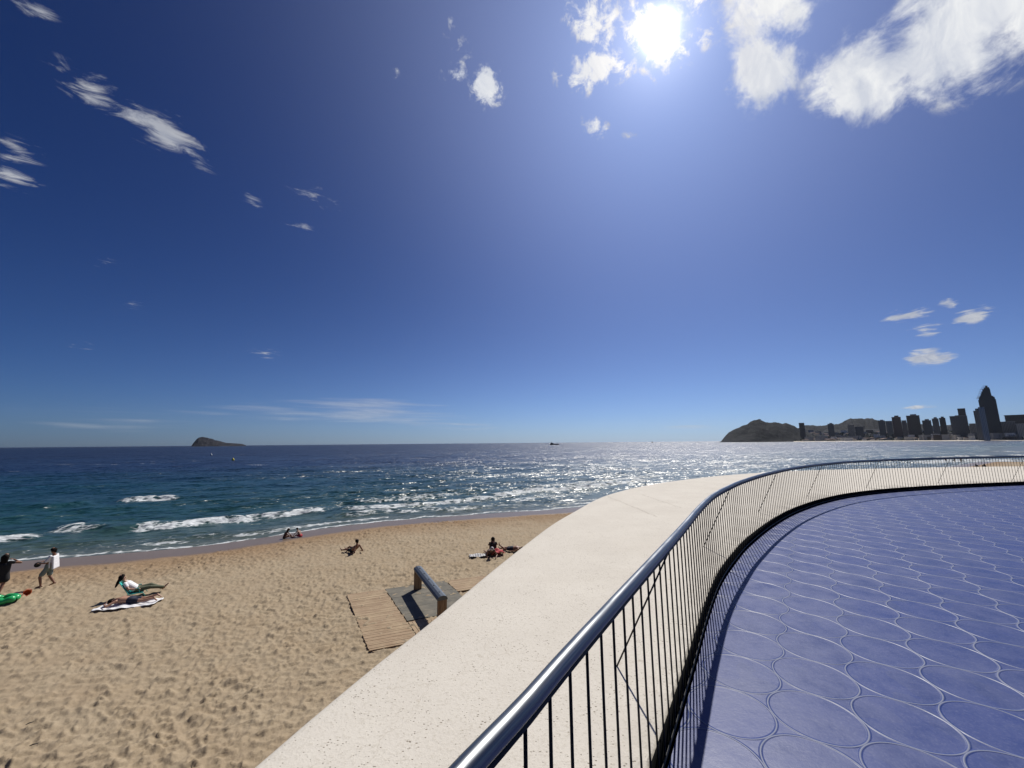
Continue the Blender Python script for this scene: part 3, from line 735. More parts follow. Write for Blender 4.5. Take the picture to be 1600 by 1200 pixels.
for S_ in 'LR': back += [(V_(J, 'sh'+S_), V_(J, 'sh'+S_).lerp(V_(J, 'el'+S_), .75), .066, .064)]
back += [(Vector((-.06, .19, 1.34)), Vector((-.09, .21, .90)), .035, .03), (Vector((-.12, -.19, 1.34)), Vector((-.12, -.21, .90)), .035, .03)]
fuse('shirt', back, cWhite, o, .014, 3)
hat = empty('sun_hat', (0, 0, 0), 0, 'dark brimmed hat held by the barefoot person in the white shirt', 'hat')
hb_ = MB(); rr_ = [(.0, .12), (.06, .118), (.085, .10), (.095, .0), (.165, -.008), (.17, -.016), (.098, -.012), (.09, -.002)]
MBh = MB(); nseg = 20
prof_ = [(.001, .115), (.05, .112), (.082, .09), (.090, .01), (.165, -.004), (.165, -.012), (.088, -.004), (.078, .085), (.001, .105)]
for (r0, z0) in prof_:
    for j in range(nseg): q = 2*math.pi*j/nseg; MBh.v.append((r0*math.cos(q), r0*math.sin(q), z0))
for i in range(len(prof_)-1):
    for j in range(nseg): a_ = i*nseg+j; b_ = i*nseg+(j+1) % nseg; MBh.f.append((a_, b_, b_+nseg, a_+nseg))
crown = MBh.build('crown', cBlack, hat, True)
Mh = Matrix.Translation(pw_) @ Matrix.Rotation(R(205), 4, 'Z')
hat.location = Mh @ Vector((.40, .03, 1.06)); hat.rotation_euler = (R(55), R(40), 0); hat.scale = (.75,)*3
MB().tube([(.092*math.cos(q/10*math.pi), .092*math.sin(q/10*math.pi), .016) for q in range(21)], .008, 6).build('hat_band', cNavy, hat, True)

# --- woman at the left edge of the picture
J = dict(pelvis=(0, 0, .92), chest=(0, 0, 1.26), neck=(.0, 0, 1.45), head=(.02, 0, 1.56), shL=(0, .18, 1.38), shR=(0, -.18, 1.38),
         elR=(.10, -.48, 1.30), wrR=(.16, -.20, 1.46), elL=(.02, .24, 1.10), wrL=(.12, .22, .88), hdR=(-.1, .8, .35),
         hipL=(0, .09, .90), hipR=(0, -.09, .90), knL=(.08, .10, .49), knR=(-.04, -.09, .47), anL=(.0, .10, .08), anR=(-.22, -.09, .10), toL=(.16, .11, .04), toR=(-.08, -.09, .04))
dress = shirt(J, 1., .022, .35, 1.)+[(Vector((0, q, 1.0)), Vector((0, q*1.3, .66)), .12, .15) for q in (-.08, 0, .08)]
pe_ = G(-2, 930)
person(pe_, R(115), J, 1.05, (1, 0, 0), skinA, 'woman in a short black dress, elbow raised, cut by the picture edge', hair=hairD, hairlen=.35, fem=True,
       clothes=(('dress', cBlack, dress),))

# --- woman reclining in the turquoise chair, legs stretched out
yc = G(212, 931)
chair_rz = R(36)
MC = Matrix.Translation(yc) @ Matrix.Rotation(chair_rz, 4, 'Z')
J = dict(pelvis=(0, 0, .30), chest=(-.30, 0, .55), neck=(-.44, 0, .70), head=(-.48, 0, .81), shL=(-.38, .18, .62), shR=(-.38, -.18, .62),
         elL=(-.20, .31, .38), wrL=(.05, .30, .37), elR=(-.22, -.31, .40), wrR=(.03, -.28, .37),
         hipL=(0, .09, .28), hipR=(0, -.09, .28), knL=(.45, .12, .34), knR=(.46, -.08, .30), anL=(.88, .10, .12), anR=(.93, .0, .18), toL=(1.02, .12, .24), toR=(1.06, .02, .31))
person(yc, chair_rz, J, 1., (.9, 0, .3), skinB, 'woman in a white top and olive trousers reclining in the turquoise beach chair', hair=hairD, hairlen=.34, fall=(-.35, 0, -.9), fem=True,
       clothes=(('top', cWhite, shirt(J, 1., .016, .45, .85)), ('trousers', cOlive, trousers(J, 1.))))
turq = mat('turquoise_fabric', (.03, .42, .38), .6, vary=.08, scale=20); tfr = mat('turquoise_painted_tube', (.04, .36, .33), .35)
ch = empty('beach_chair', yc, chair_rz, 'low turquoise folding beach chair under the reclining woman', 'beach chair')
MB().box((.02, 0, .165), (.46, .52, .022), ty=R(4)).build('seat', turq, ch, bevel=.008)
MB().box((-.37, 0, .43), (.022, .52, .62), ty=R(-31)).build('backrest', turq, ch, bevel=.008)
for q in (-.29, .29):
    MB().tube([(-.54, q, .72), (-.18, q, .14), (-.08, q, .02)], .013, 8).build('back_post', tfr, ch, True)
    MB().tube([(-.30, q, .02), (-.22, q, .15), (.24, q, .19), (.34, q, .02)], .013, 8).build('leg', tfr, ch, True)
    MB().box((-.10, q, .385), (.44, .05, .02)).build('armrest', tfr, ch, bevel=.006)
    MB().tube([(.10, q, .38), (.15, q, .18)], .011, 8).build('arm_post', tfr, ch, True)
MB().tube([(-.54, -.29, .72), (-.54, .29, .72)], .013, 8).build('top_rail', tfr, ch, True)

# --- man lying face down on the white towel
ph = G(168, 948); pf = G(243, 940)
mid = [(ph[i]+pf[i])/2 for i in range(3)]; rzl = math.atan2(ph[1]-pf[1], ph[0]-pf[0])
tw = empty('beach_towel', (mid[0]+.02, mid[1]-.12, mid[2]+.045), rzl, 'white towel under the man lying face down', 'towel')
gx, gy = np.meshgrid(np.linspace(-1., 1.05, 60), np.linspace(-.42, .42, 26), indexing='ij')
gz = .02*np.sin(gx*6+gy*3)+.018*np.sin(gy*13+gx*4)+.012*np.sin(gx*17)
me = gridmesh('towel_cloth', np.stack([gx+.03*np.sin(gy*9), gy+.03*np.sin(gx*5), gz], -1)); tc = link('towel_cloth', me, cWhite, tw, True)
mo = tc.modifiers.new('s', 'SOLIDIFY'); mo.thickness = .012
J = dict(pelvis=(0, 0, .13), chest=(.34, 0, .17), neck=(.54, 0, .20), head=(.64, .0, .15), shL=(.46, .19, .17), shR=(.46, -.19, .17),
         elL=(.66, .40, .08), wrL=(.84, .16, .08), elR=(.66, -.40, .08), wrR=(.86, -.14, .08), hdL=(.3, -.9, 0), hdR=(.3, .9, 0),
         hipL=(0, .09, .12), hipR=(0, -.09, .12), knL=(-.43, .14, .10), knR=(-.43, -.10, .10), anL=(-.80, .17, .16), anR=(-.80, -.10, .20), toL=(-.92, .18, .06), toR=(-.94, -.10, .11))
person((mid[0], mid[1], mid[2]+.05), rzl, J, 1., (.2, .3, -1), skinB, 'man in dark shorts lying face down on the white towel, head on his arms', hair=hairD,
       clothes=(('shorts', cNavy, shorts(J, 1., .45)),))

# --- seated child pose (x forward)
def seated(lean=.25, arm='front'):
    return dict(pelvis=(0, 0, .11), chest=(lean*.8, 0, .43), neck=(lean*1.3, 0, .60), head=(lean*1.3+.07, 0, .68), shL=(lean, .17, .53), shR=(lean, -.17, .53),
                elL=(lean+.22, .20, .33), wrL=(lean+.40, .14, .16), elR=(lean+.2, -.22, .33), wrR=(lean+.38, -.14, .14),
                hipL=(.02, .09, .10), hipR=(.02, -.09, .10), knL=(.38, .22, .18), knR=(.40, -.20, .20), anL=(.62, .10, .07), anR=(.64, -.12, .07), toL=(.78, .13, .05), toR=(.80, -.14, .05))
J = seated(.14)
k1 = person(G(444, 841.5), R(15), J, .95, (1, 0, -.3), skinA, 'bigger of the two children digging at the edge of the wet sand', 'children digging by the water', hair=hairD, hairlen=.22,
       clothes=(('swimsuit', cBrown, shirt(J, .95, .012, .05, 1.)),))
J = seated(.30)
k2 = person(G(470, 839), R(165), J, .85, (1, 0, -.2), skinA, 'smaller of the two children digging at the edge of the wet sand', 'children digging by the water', hair=hairD,
       clothes=(('swim_shorts', cRed, shorts(J, .85, .5)),))
k1.scale = (.84,)*3; k2.scale = (.78,)*3
# --- man propped on his elbows in the middle of the sand
J = dict(pelvis=(0, 0, .12), chest=(-.26, 0, .33), neck=(-.36, 0, .50), head=(-.33, 0, .62), shL=(-.34, .19, .42), shR=(-.34, -.19, .42),
         elL=(-.50, .28, .10), wrL=(-.30, .33, .06), elR=(-.52, -.30, .10), wrR=(-.33, -.36, .06),
         hipL=(0, .09, .12), hipR=(0, -.09, .12), knL=(.42, .12, .15), knR=(.40, -.12, .26), anL=(.82, .14, .07), anR=(.76, -.12, .07), toL=(.90, .16, .17), toR=(.86, -.14, .16))
person(G(551, 863), R(152), J, 1.0, (1, 0, .05), skinA, 'man in dark trunks propped on his elbows alone in the middle of the sand', hair=hairD,
       clothes=(('trunks', cBlack, shorts(J, 1., .5)),))
# --- the group by the ledge
J = dict(pelvis=(0, 0, .13), chest=(.22, 0, .30), neck=(.36, 0, .40), head=(.44, 0, .44), shL=(.32, .18, .34), shR=(.32, -.18, .34),
         elL=(.42, .33, .10), wrL=(.62, .20, .06), elR=(.42, -.33, .10), wrR=(.62, -.20, .06),
         hipL=(0, .09, .12), hipR=(0, -.09, .12), knL=(-.40, .13, .09), knR=(-.40, -.10, .09), anL=(-.78, .15, .08), anR=(-.78, -.10, .08), toL=(-.90, .16, .05), toR=(-.92, -.10, .05))
g1 = G(765, 868)
person((g1[0], g1[1], g1[2]), R(-70), J, 1., (.6, 0, -.6), skinA, 'person in a grey cap and brown swimwear bending low in front of the red towel', hair=hairG, hairname='cap',
       clothes=(('swimwear', cBrown, shorts(J, 1., .3)+shirt(J, 1., .012, .02, .5)),))
J = seated(.02)
J.update(knL=(.32, .16, .48), knR=(.32, -.14, .50), anL=(.50, .14, .08), anR=(.52, -.13, .08), toL=(.66, .16, .05), toR=(.68, -.15, .05), wrL=(.30, .12, .50), wrR=(.31, -.12, .50), elL=(.16, .26, .40), elR=(.16, -.26, .40))
g2 = G(770.5, 863)
person(g2, R(100), J, 1., (1, 0, 0), skinA, 'person in a black top sitting with raised knees behind the one in the grey cap', hair=hairD, hairlen=.2,
       clothes=(('top', cBlack, shirt(J, 1., .015, .3, .8)),))
g3 = G(776, 866)
rt = empty('red_towel', g3, R(20), 'red and pink towel crumpled beside the two seated people', 'towel')
gx, gy = np.meshgrid(np.linspace(-.42, .42, 40), np.linspace(-.32, .32, 30), indexing='ij')
me = gridmesh('towel_cloth', np.stack([gx, gy, .10+.16*np.exp(-((gx+.05)**2+gy**2)*9)+.04*np.sin(gx*14+gy*6)+.03*np.sin(gy*19)], -1)); o = link('towel_cloth', me, cRed, rt, True); mo = o.modifiers.new('s', 'SOLIDIFY'); mo.thickness = .02
g4 = G(747, 869)
rt = empty('pale_towel', g4, R(10), 'pale grey patterned towel spread flat beside the person in the grey cap', 'towel')
gx, gy = np.meshgrid(np.linspace(-.5, .5, 40), np.linspace(-.35, .35, 30), indexing='ij')
mT, k, b = newmat('pale_stripes'); wv = k.n.new('ShaderNodeTexWave'); wv.inputs['Scale'].default_value = 2.2; k.put(wv.inputs['Vector'], k.obj()); k.put(b.inputs['Base Color'], k.mix(wv.outputs[1], (.22, .22, .24), (.55, .54, .52))); b.inputs['Roughness'].default_value = .9
me = gridmesh('towel_cloth', np.stack([gx, gy, .05+.02*np.sin(gx*9+gy*5)+.015*np.sin(gy*15)], -1)); o = link('towel_cloth', me, mT, rt, True); mo = o.modifiers.new('s', 'SOLIDIFY'); mo.thickness = .012
g5 = G(780.5, 865.5)
bt = empty('drinks_bottle', g5, 0, 'dark bottle with a white cap standing in the sand by the red towel', 'bottle')
MB().tube([(0, 0, 0), (0, 0, .02), (0, 0, .17), (0, 0, .21), (0, 0, .24)], [.045, .05, .05, .022, .02], 14).build('flask', cBlack, bt, True)
MB().tube([(0, 0, .24), (0, 0, .275)], .024, 12).build('cap', cWhite, bt, True)
g6 = G(785, 864)
fl_ = empty('sandal', g6, R(30), 'dark sandal between the dark bottle and the half-hidden sunbather', 'sandal')
MB().prism([(-.12, -.035), (-.04, -.045), (.08, -.05), (.13, -.02), (.12, .035), (.04, .045), (-.06, .035), (-.12, .03)], .03, .06).build('sole', cBlack, fl_)
MB().tube([(.02, -.05, .055), (.04, -.03, .10), (.06, 0, .11), (.04, .03, .10), (.02, .05, .055)], .012, 6).build('strap', cBlack, fl_, True)
J = dict(pelvis=(0, 0, .14), chest=(-.34, 0, .17), neck=(-.54, 0, .17), head=(-.65, .0, .17), shL=(-.46, .19, .15), shR=(-.46, -.19, .15),
         elL=(-.25, .30, .08), wrL=(-.02, .30, .07), elR=(-.25, -.30, .08), wrR=(-.02, -.30, .07),
         hipL=(0, .09, .13), hipR=(0, -.09, .13), knL=(.40, .10, .12), knR=(.38, -.10, .14), anL=(.72, .10, .34), anR=(.74, -.10, .08), toL=(.74, .12, .48), toR=(.82, -.12, .18))
g7 = G(799, 860.5)
person(g7, R(172), J, 1., (0, 0, 1), skinA, 'sunbather lying half hidden by the ledge with one foot lifted', hair=hairD, clothes=(('trunks', cNavy, shorts(J, 1., .5)),))

# beach toys at the left edge
gm = mat('green_vinyl', (.02, .34, .10), .3, vary=.12, scale=5)
p_ = G(8, 941)
fo_ = empty('swim_ring', p_, 0, 'shiny green inflatable ring sagging on the sand at the picture edge', 'inflatable')
V, = [[]]; mb = MB()
ring = [(.36*math.cos(a/16*math.pi), .26*math.sin(a/16*math.pi), .13+.03*math.sin(a*.9)) for a in range(33)]
mb.tube(ring, [.12+.02*math.sin(a*1.3) for a in range(33)], 14, False).build('ring', gm, fo_, True)
MB().tube([(.0, -.27, .25), (.0, -.28, .285)], .018, 8).build('valve', cWhite, fo_, True)
p_ = G(41, 930.5)
om = mat('orange_plastic', (.62, .10, .025), .4, vary=.08)
bk = empty('toy_bucket', (p_[0], p_[1], p_[2]+.12), R(20), 'orange toy bucket lying on its side on the sand beside the green ring', 'bucket'); bk.rotation_euler = (R(78), 0, R(60))
mb = MB(); n_ = 20
for r0, z0 in ((.001, 0), (.085, 0), (.12, .20), (.13, .205), (.112, .20), (.078, .012), (.001, .012)):
    for j in range(n_): q = 2*math.pi*j/n_; mb.v.append((r0*math.cos(q), r0*math.sin(q), z0-.1))
for i in range(6):
    for j in range(n_): a_ = i*n_+j; b_ = i*n_+(j+1) % n_; mb.f.append((a_, b_, b_+n_, a_+n_))
mb.build('pail', om, bk, True)
MB().tube([(.125*math.cos(a/10*math.pi), .05+.10*math.sin(a/10*math.pi)*1., .10) for a in range(11)], .008, 6).build('handle', om, bk, True)
p_ = G(30, 933)
sp = empty('toy_spade', p_, R(15), 'orange toy spade pushed flat in the sand between the bucket and the green ring', 'toy spade')
MB().tube([(-.02, 0, .05), (-.30, -.03, .06)], .012, 8).build('shaft', om, sp, True)
MB().prism([(-.02, -.03), (.03, -.055), (.13, -.05), (.16, 0), (.13, .05), (.03, .055), (-.02, .03)], .04, .052).build('blade', om, sp)
for (x, y, r) in ((40, 1134, 40), (46, 1167, 15)):
    p_ = G(x, y); o = fuse('driftwood', [((0, 0, .02), (.05, .01, .035), .008, .013), ((.05, .01, .035), (.11, .04, .02), .013, .007)], cBlack, None, .006, 2); o.location = p_; o.rotation_euler = (0, 0, R(r))
    tag(o, 'small blackened stick on the trampled sand, '+('larger of the two' if r == 40 else 'smaller of the two'), 'driftwood')

# ---------------------------------------------------------------- boardwalk and foot-wash frame on the beach
m, k, b = newmat('weathered_slats'); P = k.obj()
grain = k.noise(k.vec('MULTIPLY', P, (2., 40., 40.)), 1., 5., .6); n_ = k.noise(P, 1.2, 4., .6)
oi_ = k.n.new('ShaderNodeTexWhiteNoise'); oi_.noise_dimensions = '1D'; k.put(oi_.inputs['W'], k.math('FLOOR', k.math('DIVIDE', k.sep(P)[1], .105)))
c1 = k.mix(k.mapr(grain, .3, .7), (.25, .175, .105), (.38, .275, .18)); c1 = k.mix(k.math('MULTIPLY', oi_.outputs[0], .5), c1, (.25, .165, .095)); c1 = k.mix(k.mapr(n_, .45, .7), c1, (.38, .285, .18))
k.put(b.inputs['Base Color'], c1); b.inputs['Roughness'].default_value = .9
slat = m
m, k, b = newmat('grey_timber'); P = k.obj()
grain = k.noise(k.vec('MULTIPLY', P, (3., 30., 30.)), 1., 5., .6)
c1 = k.mix(k.mapr(grain, .3, .7), (.075, .07, .055), (.14, .13, .105)); c1 = k.mix(k.mapr(k.noise(P, 1.5, 4., .6), .45, .7), c1, (.17, .15, .115))
k.put(b.inputs['Base Color'], c1); b.inputs['Roughness'].default_value = .85
gtim = m
m, k, b = newmat('rough_post'); P = k.obj()
k.put(b.inputs['Base Color'], k.mix(k.mapr(k.noise(k.vec('MULTIPLY', P, (14., 14., 2.)), 1., 6., .65), .3, .7), (.13, .075, .04), (.36, .25, .15))); b.inputs['Roughness'].default_value = .9
postm = m
uV = Vector((.93, .37, 0)).normalized(); vV = Vector((.5, -.866, 0)).normalized(); BZ = SAND+.0
A0 = Vector((*at(542, 930, BZ)[:2], BZ))
def decking(name, org, lu, lv, w, gap, material, parent=None, th=.03, along='u'):
    mb = MB(); n = int((lv if along == 'u' else lu)/(w+gap)); a_, b_ = (uV, vV) if along == 'u' else (vV, uV); LL = lu if along == 'u' else lv
    for i in range(n):
        o = b_*(i*(w+gap)); j = random.uniform(-.02, .02); z = random.uniform(-.004, .004)
        q = [o+a_*j, o+a_*(LL+j), o+a_*(LL+j)+b_*w, o+b_*w]; mb.prism([(p.x, p.y) for p in (q if along == 'u' else q[::-1])], z, th+z)
    ob = mb.build(name, material, parent); ob.location = org
    return ob
bwk = empty('boardwalk', A0, 0, 'light slatted timber walkway on the sand beside the grey platform', 'boardwalk')
decking('slats', (0, 0, 0), 1.56, 5.4, .095, .012, slat, bwk)
for q in (.1, 1.4): MB().prism([((uV*q).x, (uV*q).y), ((uV*(q+.06)).x, (uV*(q+.06)).y), ((uV*(q+.06)+vV*5.4).x, (uV*(q+.06)+vV*5.4).y), ((uV*q+vV*5.4).x, (uV*q+vV*5.4).y)], -.12, -.008).build('joist', slat, bwk)
P0 = A0+uV*1.60; P0.z = BZ
pf_ = empty('timber_platform', P0, 0, 'dark grey timber platform set in the sand under the steel-topped frame', 'platform')
decking('planks', (0, 0, 0), 2.7, 3.7, .60, .014, gtim, pf_, .035)
P1 = A0+uV*4.34+vV*.05; P1.z = BZ
b2 = empty('boardwalk', P1, 0, 'slatted timber walkway continuing beyond the grey platform, mostly behind the ledge', 'boardwalk')
decking('slats', (0, 0, 0), 3.4, 1.6, .095, .012, slat, b2)
P2 = A0+uV*1.62+vV*3.76; P2.z = BZ
b3 = empty('boardwalk', P2, 0, 'short timber walkway with lengthwise boards at the foot of the grey platform', 'boardwalk')
decking('slats', (0, 0, 0), 1.5, 1.6, .12, .012, slat, b3, along='v')
# frame
fa = Vector((*at(652.5, 921, BZ+.03)[:2], BZ+.035)); fbp = Vector((*at(691, 928, BZ+1.06)[:2], BZ+.035))
dv = (fbp-fa); FL = dv.length; frz = math.atan2(dv.y, dv.x)
fw = empty('foot_wash_frame', fa, frz, 'low timber frame topped by a rounded steel beam standing on the grey platform', 'frame')
for x in (.0, FL): MB().box((x, 0, .415), (.10, .34, .83)).build('post', postm, fw, bevel=.008)
mb = MB(); pr_ = [(-.19, .0), (-.19, .05), (-.15, .11), (-.06, .15), (.06, .15), (.15, .11), (.19, .05), (.19, .0)]
k0 = len(pr_)
for x in (-.06, FL+.06):
    for y, z in pr_: mb.v.append((x, y, .83+z))
mb.f += [tuple(range(k0))[::-1], tuple(range(k0, 2*k0))]+[(i, (i+1) % k0, k0+(i+1) % k0, k0+i) for i in range(k0)]
gal = mat('galvanised_steel', (.10, .115, .135), .5, .7, vary=.15, scale=9)
cap_ = mb.build('steel_beam', gal, fw)
for i in range(5):
    MB().tube([(.35+i*(FL-.7)/4, 0, .97), (.35+i*(FL-.7)/4, 0, 1.0)], .03, 10).build('nozzle', gal, fw, True)

# ---------------------------------------------------------------- far things on the water
white = mat('white_paint', (.7, .7, .7), .5); dkh = mat('dark_hull', (.02, .022, .03), .5); yel = mat('yellow_paint', (.62, .50, .03), .5)
D_b = 1150.
bp = far(866, D_b, SEA)
bo = empty('excursion_boat', bp, R(3), 'dark excursion boat crossing just below the horizon', 'boat')
L = 27.
hull = MB(); sec = [(-.5, .75), (-.45, 1.), (.2, 1.), (.38, .7), (.5, .05)]
for x, w in sec:
    for y, z in ((-w*2.6, 2.2+max(0, x)*2), (-w*1.9, -.5), (w*1.9, -.5), (w*2.6, 2.2+max(0, x)*2)): hull.v.append((x*L, y, z))
for i in range(4):
    for j in range(3): a_ = i*4+j; hull.f.append((a_, a_+4, a_+5, a_+1))
    hull.f.append((i*4+3, i*4+7, i*4+4, i*4))
hull.f += [(0, 1, 2, 3), (19, 18, 17, 16)]
hull.build('hull', dkh, bo)
MB().box((-7., 0, 3.6), (9., 4.2, 2.8)).box((-8., 0, 5.9), (5., 3.6, 1.8)).build('wheelhouse', dkh, bo, bevel=.2)
MB().box((4., 0, 3.9), (11., 4., .3)).build('canopy', dkh, bo)
MB().tube([(-8, 0, 6.5), (-8, 0, 10.)], .2, 6).build('mast', dkh, bo)
bp = far(1019, 2600, SEA)
b2_ = empty('small_boat', bp, 0, 'tiny dark boat far off on the glittering horizon', 'boat')
h2 = hull.build('hull', dkh, b2_); h2.scale = (.35, .6, 1.3); MB().box((0, 0, 5), (4, 2.4, 5)).build('cabin', dkh, b2_, bevel=.2)
for (x, y, cl, lb, r) in ((364, 719.5, yel, 'yellow buoy riding the water short of the island', .55), (330, 711.5, white, 'white buoy farther out than the yellow one', .6)):
    p_ = at(x, y, SEA); by = empty('buoy', p_, 0, lb, 'buoy')
    MB().tube([(0, 0, -.3), (0, 0, 0), (0, 0, r*.9), (0, 0, r*1.7), (0, 0, r*2.1)], [r*.5, r, r*.95, r*.45, r*.1], 14).build('float', cl, by, True)
    MB().tube([(0, 0, r*2), (0, 0, r*2.8)], r*.09, 6).build('pole', cl, by, True)
for i, (x, y, lb) in enumerate(((1478, 721.5, 'bather wading in the surf beyond the railing, seaward end of three'), (1492, 722, 'bather wading in the surf beyond the railing, middle of three'), (1502, 722, 'bather wading in the surf beyond the railing, beach end of three'))):
    p_ = at(x, y, SEA)
    J = dict(pelvis=(0, 0, .93), chest=(0, 0, 1.26), neck=(0, 0, 1.47), head=(.02, 0, 1.58), shL=(0, .19, 1.40), shR=(0, -.19, 1.40), elL=(.05, .32, 1.14), wrL=(.15, .42, 1.0), elR=(0, -.32, 1.15), wrR=(.1, -.4, .98),
             hipL=(0, .09, .90), hipR=(0, -.09, .90), knL=(.08, .11, .50), knR=(-.02, -.10, .46), anL=(.0, .11, .09), anR=(-.1, -.10, .09), toL=(.15, .12, .045), toR=(.06, -.10, .035))
    person((p_[0], p_[1], SEA-.35), R(60+80*i), J, 1., (1, 0, 0), skinA, lb, 'bathers wading beyond the railing', hair=hairD, vox=.03)
for i, (x, lb) in enumerate(((1527.5, 'person sitting by the water beyond the railing, the slimmer dark shape'), (1538, 'person sitting by the water beyond the railing, the broader dark shape'))):
    p_ = at(x, 731, SEA+.1)
    J = seated(.1)
    person((p_[0], p_[1], SEA+.15), R(170-i*150), J, 1.25, (1, 0, 0), skinA, lb, 'people sitting beyond the railing', hair=hairD, vox=.03, clothes=(('top', cBlack, shirt(J, 1.25, .03, .8, 1.)),))

# ---------------------------------------------------------------- island, headland, hills and the far town
m, k, b = newmat('rock'); P = k.obj()
n_ = k.noise(k.vec('MULTIPLY', P, (1., 1., 3.)), .02, 7., .65); n2_ = k.noise(P, .004, 4., .5)
k.put(b.inputs['Base Color'], k.mix(k.mapr(n_, .35, .65), (.008, .010, .016), (.034, .032, .036))); b.inputs['Roughness'].default_value = .95
k.put(b.inputs['Normal'], k.bump(n_, 1., 14.))
b.inputs['Specular IOR Level'].default_value = .08
rock = m
m, k, b = newmat('scrub'); P = k.obj()
n_ = k.noise(P, .03, 7., .65)
k.put(b.inputs['Base Color'], k.mix(k.mapr(n_, .4, .62), (.007, .009, .013), (.024, .025, .027))); b.inputs['Roughness'].default_value = .95
k.put(b.inputs['Normal'], k.bump(n_, 1., 10.))
b.inputs['Specular IOR Level'].default_value = .08
scrub = m
def ridge(name, prof, depth, width, material, seed, x0, x1, step=.7, rough=.08, rows=26):
    xs = np.arange(x0, x1, step); tops = np.array([hgt(x, np.interp(x, [p[0] for p in prof], [p[1] for p in prof]), depth) for x in xs]); base = np.array([far(x, depth) for x in xs])
    P_ = np.zeros((rows, len(xs), 3))
    tops = tops+(fbm(base[:, 0]*.03, base[:, 0]*0+seed, 4, seed)-.5)*.13*(tops-SEA)
    for r in range(rows):
        v = r/(rows-1)*2-1; yy = base[:, 1]+v*width; sc_ = yy/base[:, 1]
        prof_z = (1-abs(v)**1.3)
        nn = fbm(base[:, 0]*.012+seed, yy*.012, 5, seed)
        z = SEA-3+(tops-SEA+3)*prof_z*(1-rough*abs(v)*2*(nn*2-.6)) + (nn-.5)*abs(v)*12*prof_z
        P_[r] = np.c_[base[:, 0]*yy/base[:, 1], yy, z]
    o = link(name, gridmesh(name, P_), material, smooth=True); tag(o, kind='structure'); return o
ridge('island', [(298, 699), (300.5, 694), (303, 690), (306, 686), (309, 683), (311, 682.2), (316, 682.4), (322, 683.6), (335, 687), (347, 690.3), (353, 691.8), (366, 692.6), (378, 693.5), (384, 695.5), (386, 699)], 3400, 170, rock, 3, 297, 387, .35, .3)
ridge('headland', [(1126, 690), (1128, 688), (1134, 681), (1140, 675), (1150, 670), (1158, 667), (1165, 664), (1175, 659.5), (1182, 657), (1188, 655.6), (1194, 656), (1200, 658), (1215, 660.5), (1232, 661.5), (1243, 665), (1250, 669), (1262, 675), (1285, 680), (1320, 685), (1360, 690)], 2300, 230, scrub, 5, 1124, 1362, .6, .25)
ridge('distant_hills', [(1235, 676), (1250, 668), (1262, 664.5), (1290, 664), (1312, 662), (1322, 658), (1332, 654.5), (1340, 652.3), (1352, 652.2), (1365, 654), (1380, 657), (1400, 658), (1430, 660), (1465, 665), (1500, 668), (1530, 670), (1560, 670), (1600, 668), (1680, 668)], 3000, 380, scrub, 8, 1230, 1682, 1., .2)
# slope the town stands on
xs = np.linspace(1240, 1720, 220); rws = 40; P_ = np.zeros((rws, len(xs), 3))
def coast_d(x): return np.interp(x, [1240, 1300, 1400, 1500, 1600, 1720], [2050, 1950, 1700, 1450, 1300, 1180])
def town_z(x, d):
    f_ = (d-coast_d(x)); n = vnoise(np.array([x*.05]), np.array([d*.004]), 4)[0]
    return SEA+2.2+np.clip(f_-50, 0, 700)*(.078+.05*n)
for r in range(rws):
    v = (r/(rws-1))**1.5*900
    for c_, x in enumerate(xs):
        d = coast_d(x)-45+v; p = far(x, d); f_ = d-coast_d(x)
        z = town_z(x, d) if f_ > 60 else SEA+2.2*np.clip((f_+30)/50, -.6, 1)
        P_[r, c_] = (p[0], p[1], z)
o = tag(link('town_ground', gridmesh('town_ground', P_), scrub, smooth=True), kind='structure')
# pale far beach in front of it
Pb = np.zeros((8, len(xs), 3))
for r in range(8):
    for c_, x in enumerate(xs):
        d = coast_d(x)-75+r*17; p = far(x, d); Pb[r, c_] = (p[0], p[1], SEA+min(.12+r*.62, 3.2)-.5)
tag(link('far_beach', gridmesh('far_beach', Pb), mat('far_sand', (.50, .45, .36), .9), smooth=True), kind='structure')

def facade(name, base_c, dark_c, fh=3.1, fw_=3.4):
    m, k, b = newmat(name); P = k.obj(); sx = k.sep(P)
    h = k.math('MULTIPLY', k.math('ADD', sx[0], sx[1]), 1/fw_)
    fx = k.math('FRACT', h); fz = k.math('FRACT', k.math('DIVIDE', sx[2], fh))
    w = k.math('MULTIPLY', k.math('MULTIPLY', k.math('GREATER_THAN', fx, .22), k.math('LESS_THAN', fx, .82)), k.math('MULTIPLY', k.math('GREATER_THAN', fz, .25), k.math('LESS_THAN', fz, .78)))
    k.put(b.inputs['Base Color'], k.mix(w, base_c, dark_c)); b.inputs['Specular IOR Level'].default_value = .15; k.put(b.inputs['Roughness'], k.mapr(w, 0., 1., .85, .4)); return m
fP = [facade('pale_facade', (.31, .295, .275), (.04, .045, .055)), facade('brown_facade', (.085, .065, .058), (.03, .03, .035)), facade('grey_facade', (.13, .135, .15), (.035, .04, .05)), facade('white_facade', (.50, .49, .47), (.06, .065, .08)), facade('red_facade', (.10, .058, .052), (.03, .03, .035))]
glassF = facade('dark_glass_facade', (.022, .03, .045), (.012, .02, .036), 3.4, 2.2)
slabm = mat('slab_concrete', (.38, .37, .36), .9, spec=.1)
balm = mat('balcony_grey', (.14, .14, .145), .9, spec=.1)
tile = mat('roof_tile', (.16, .10, .08), .9)
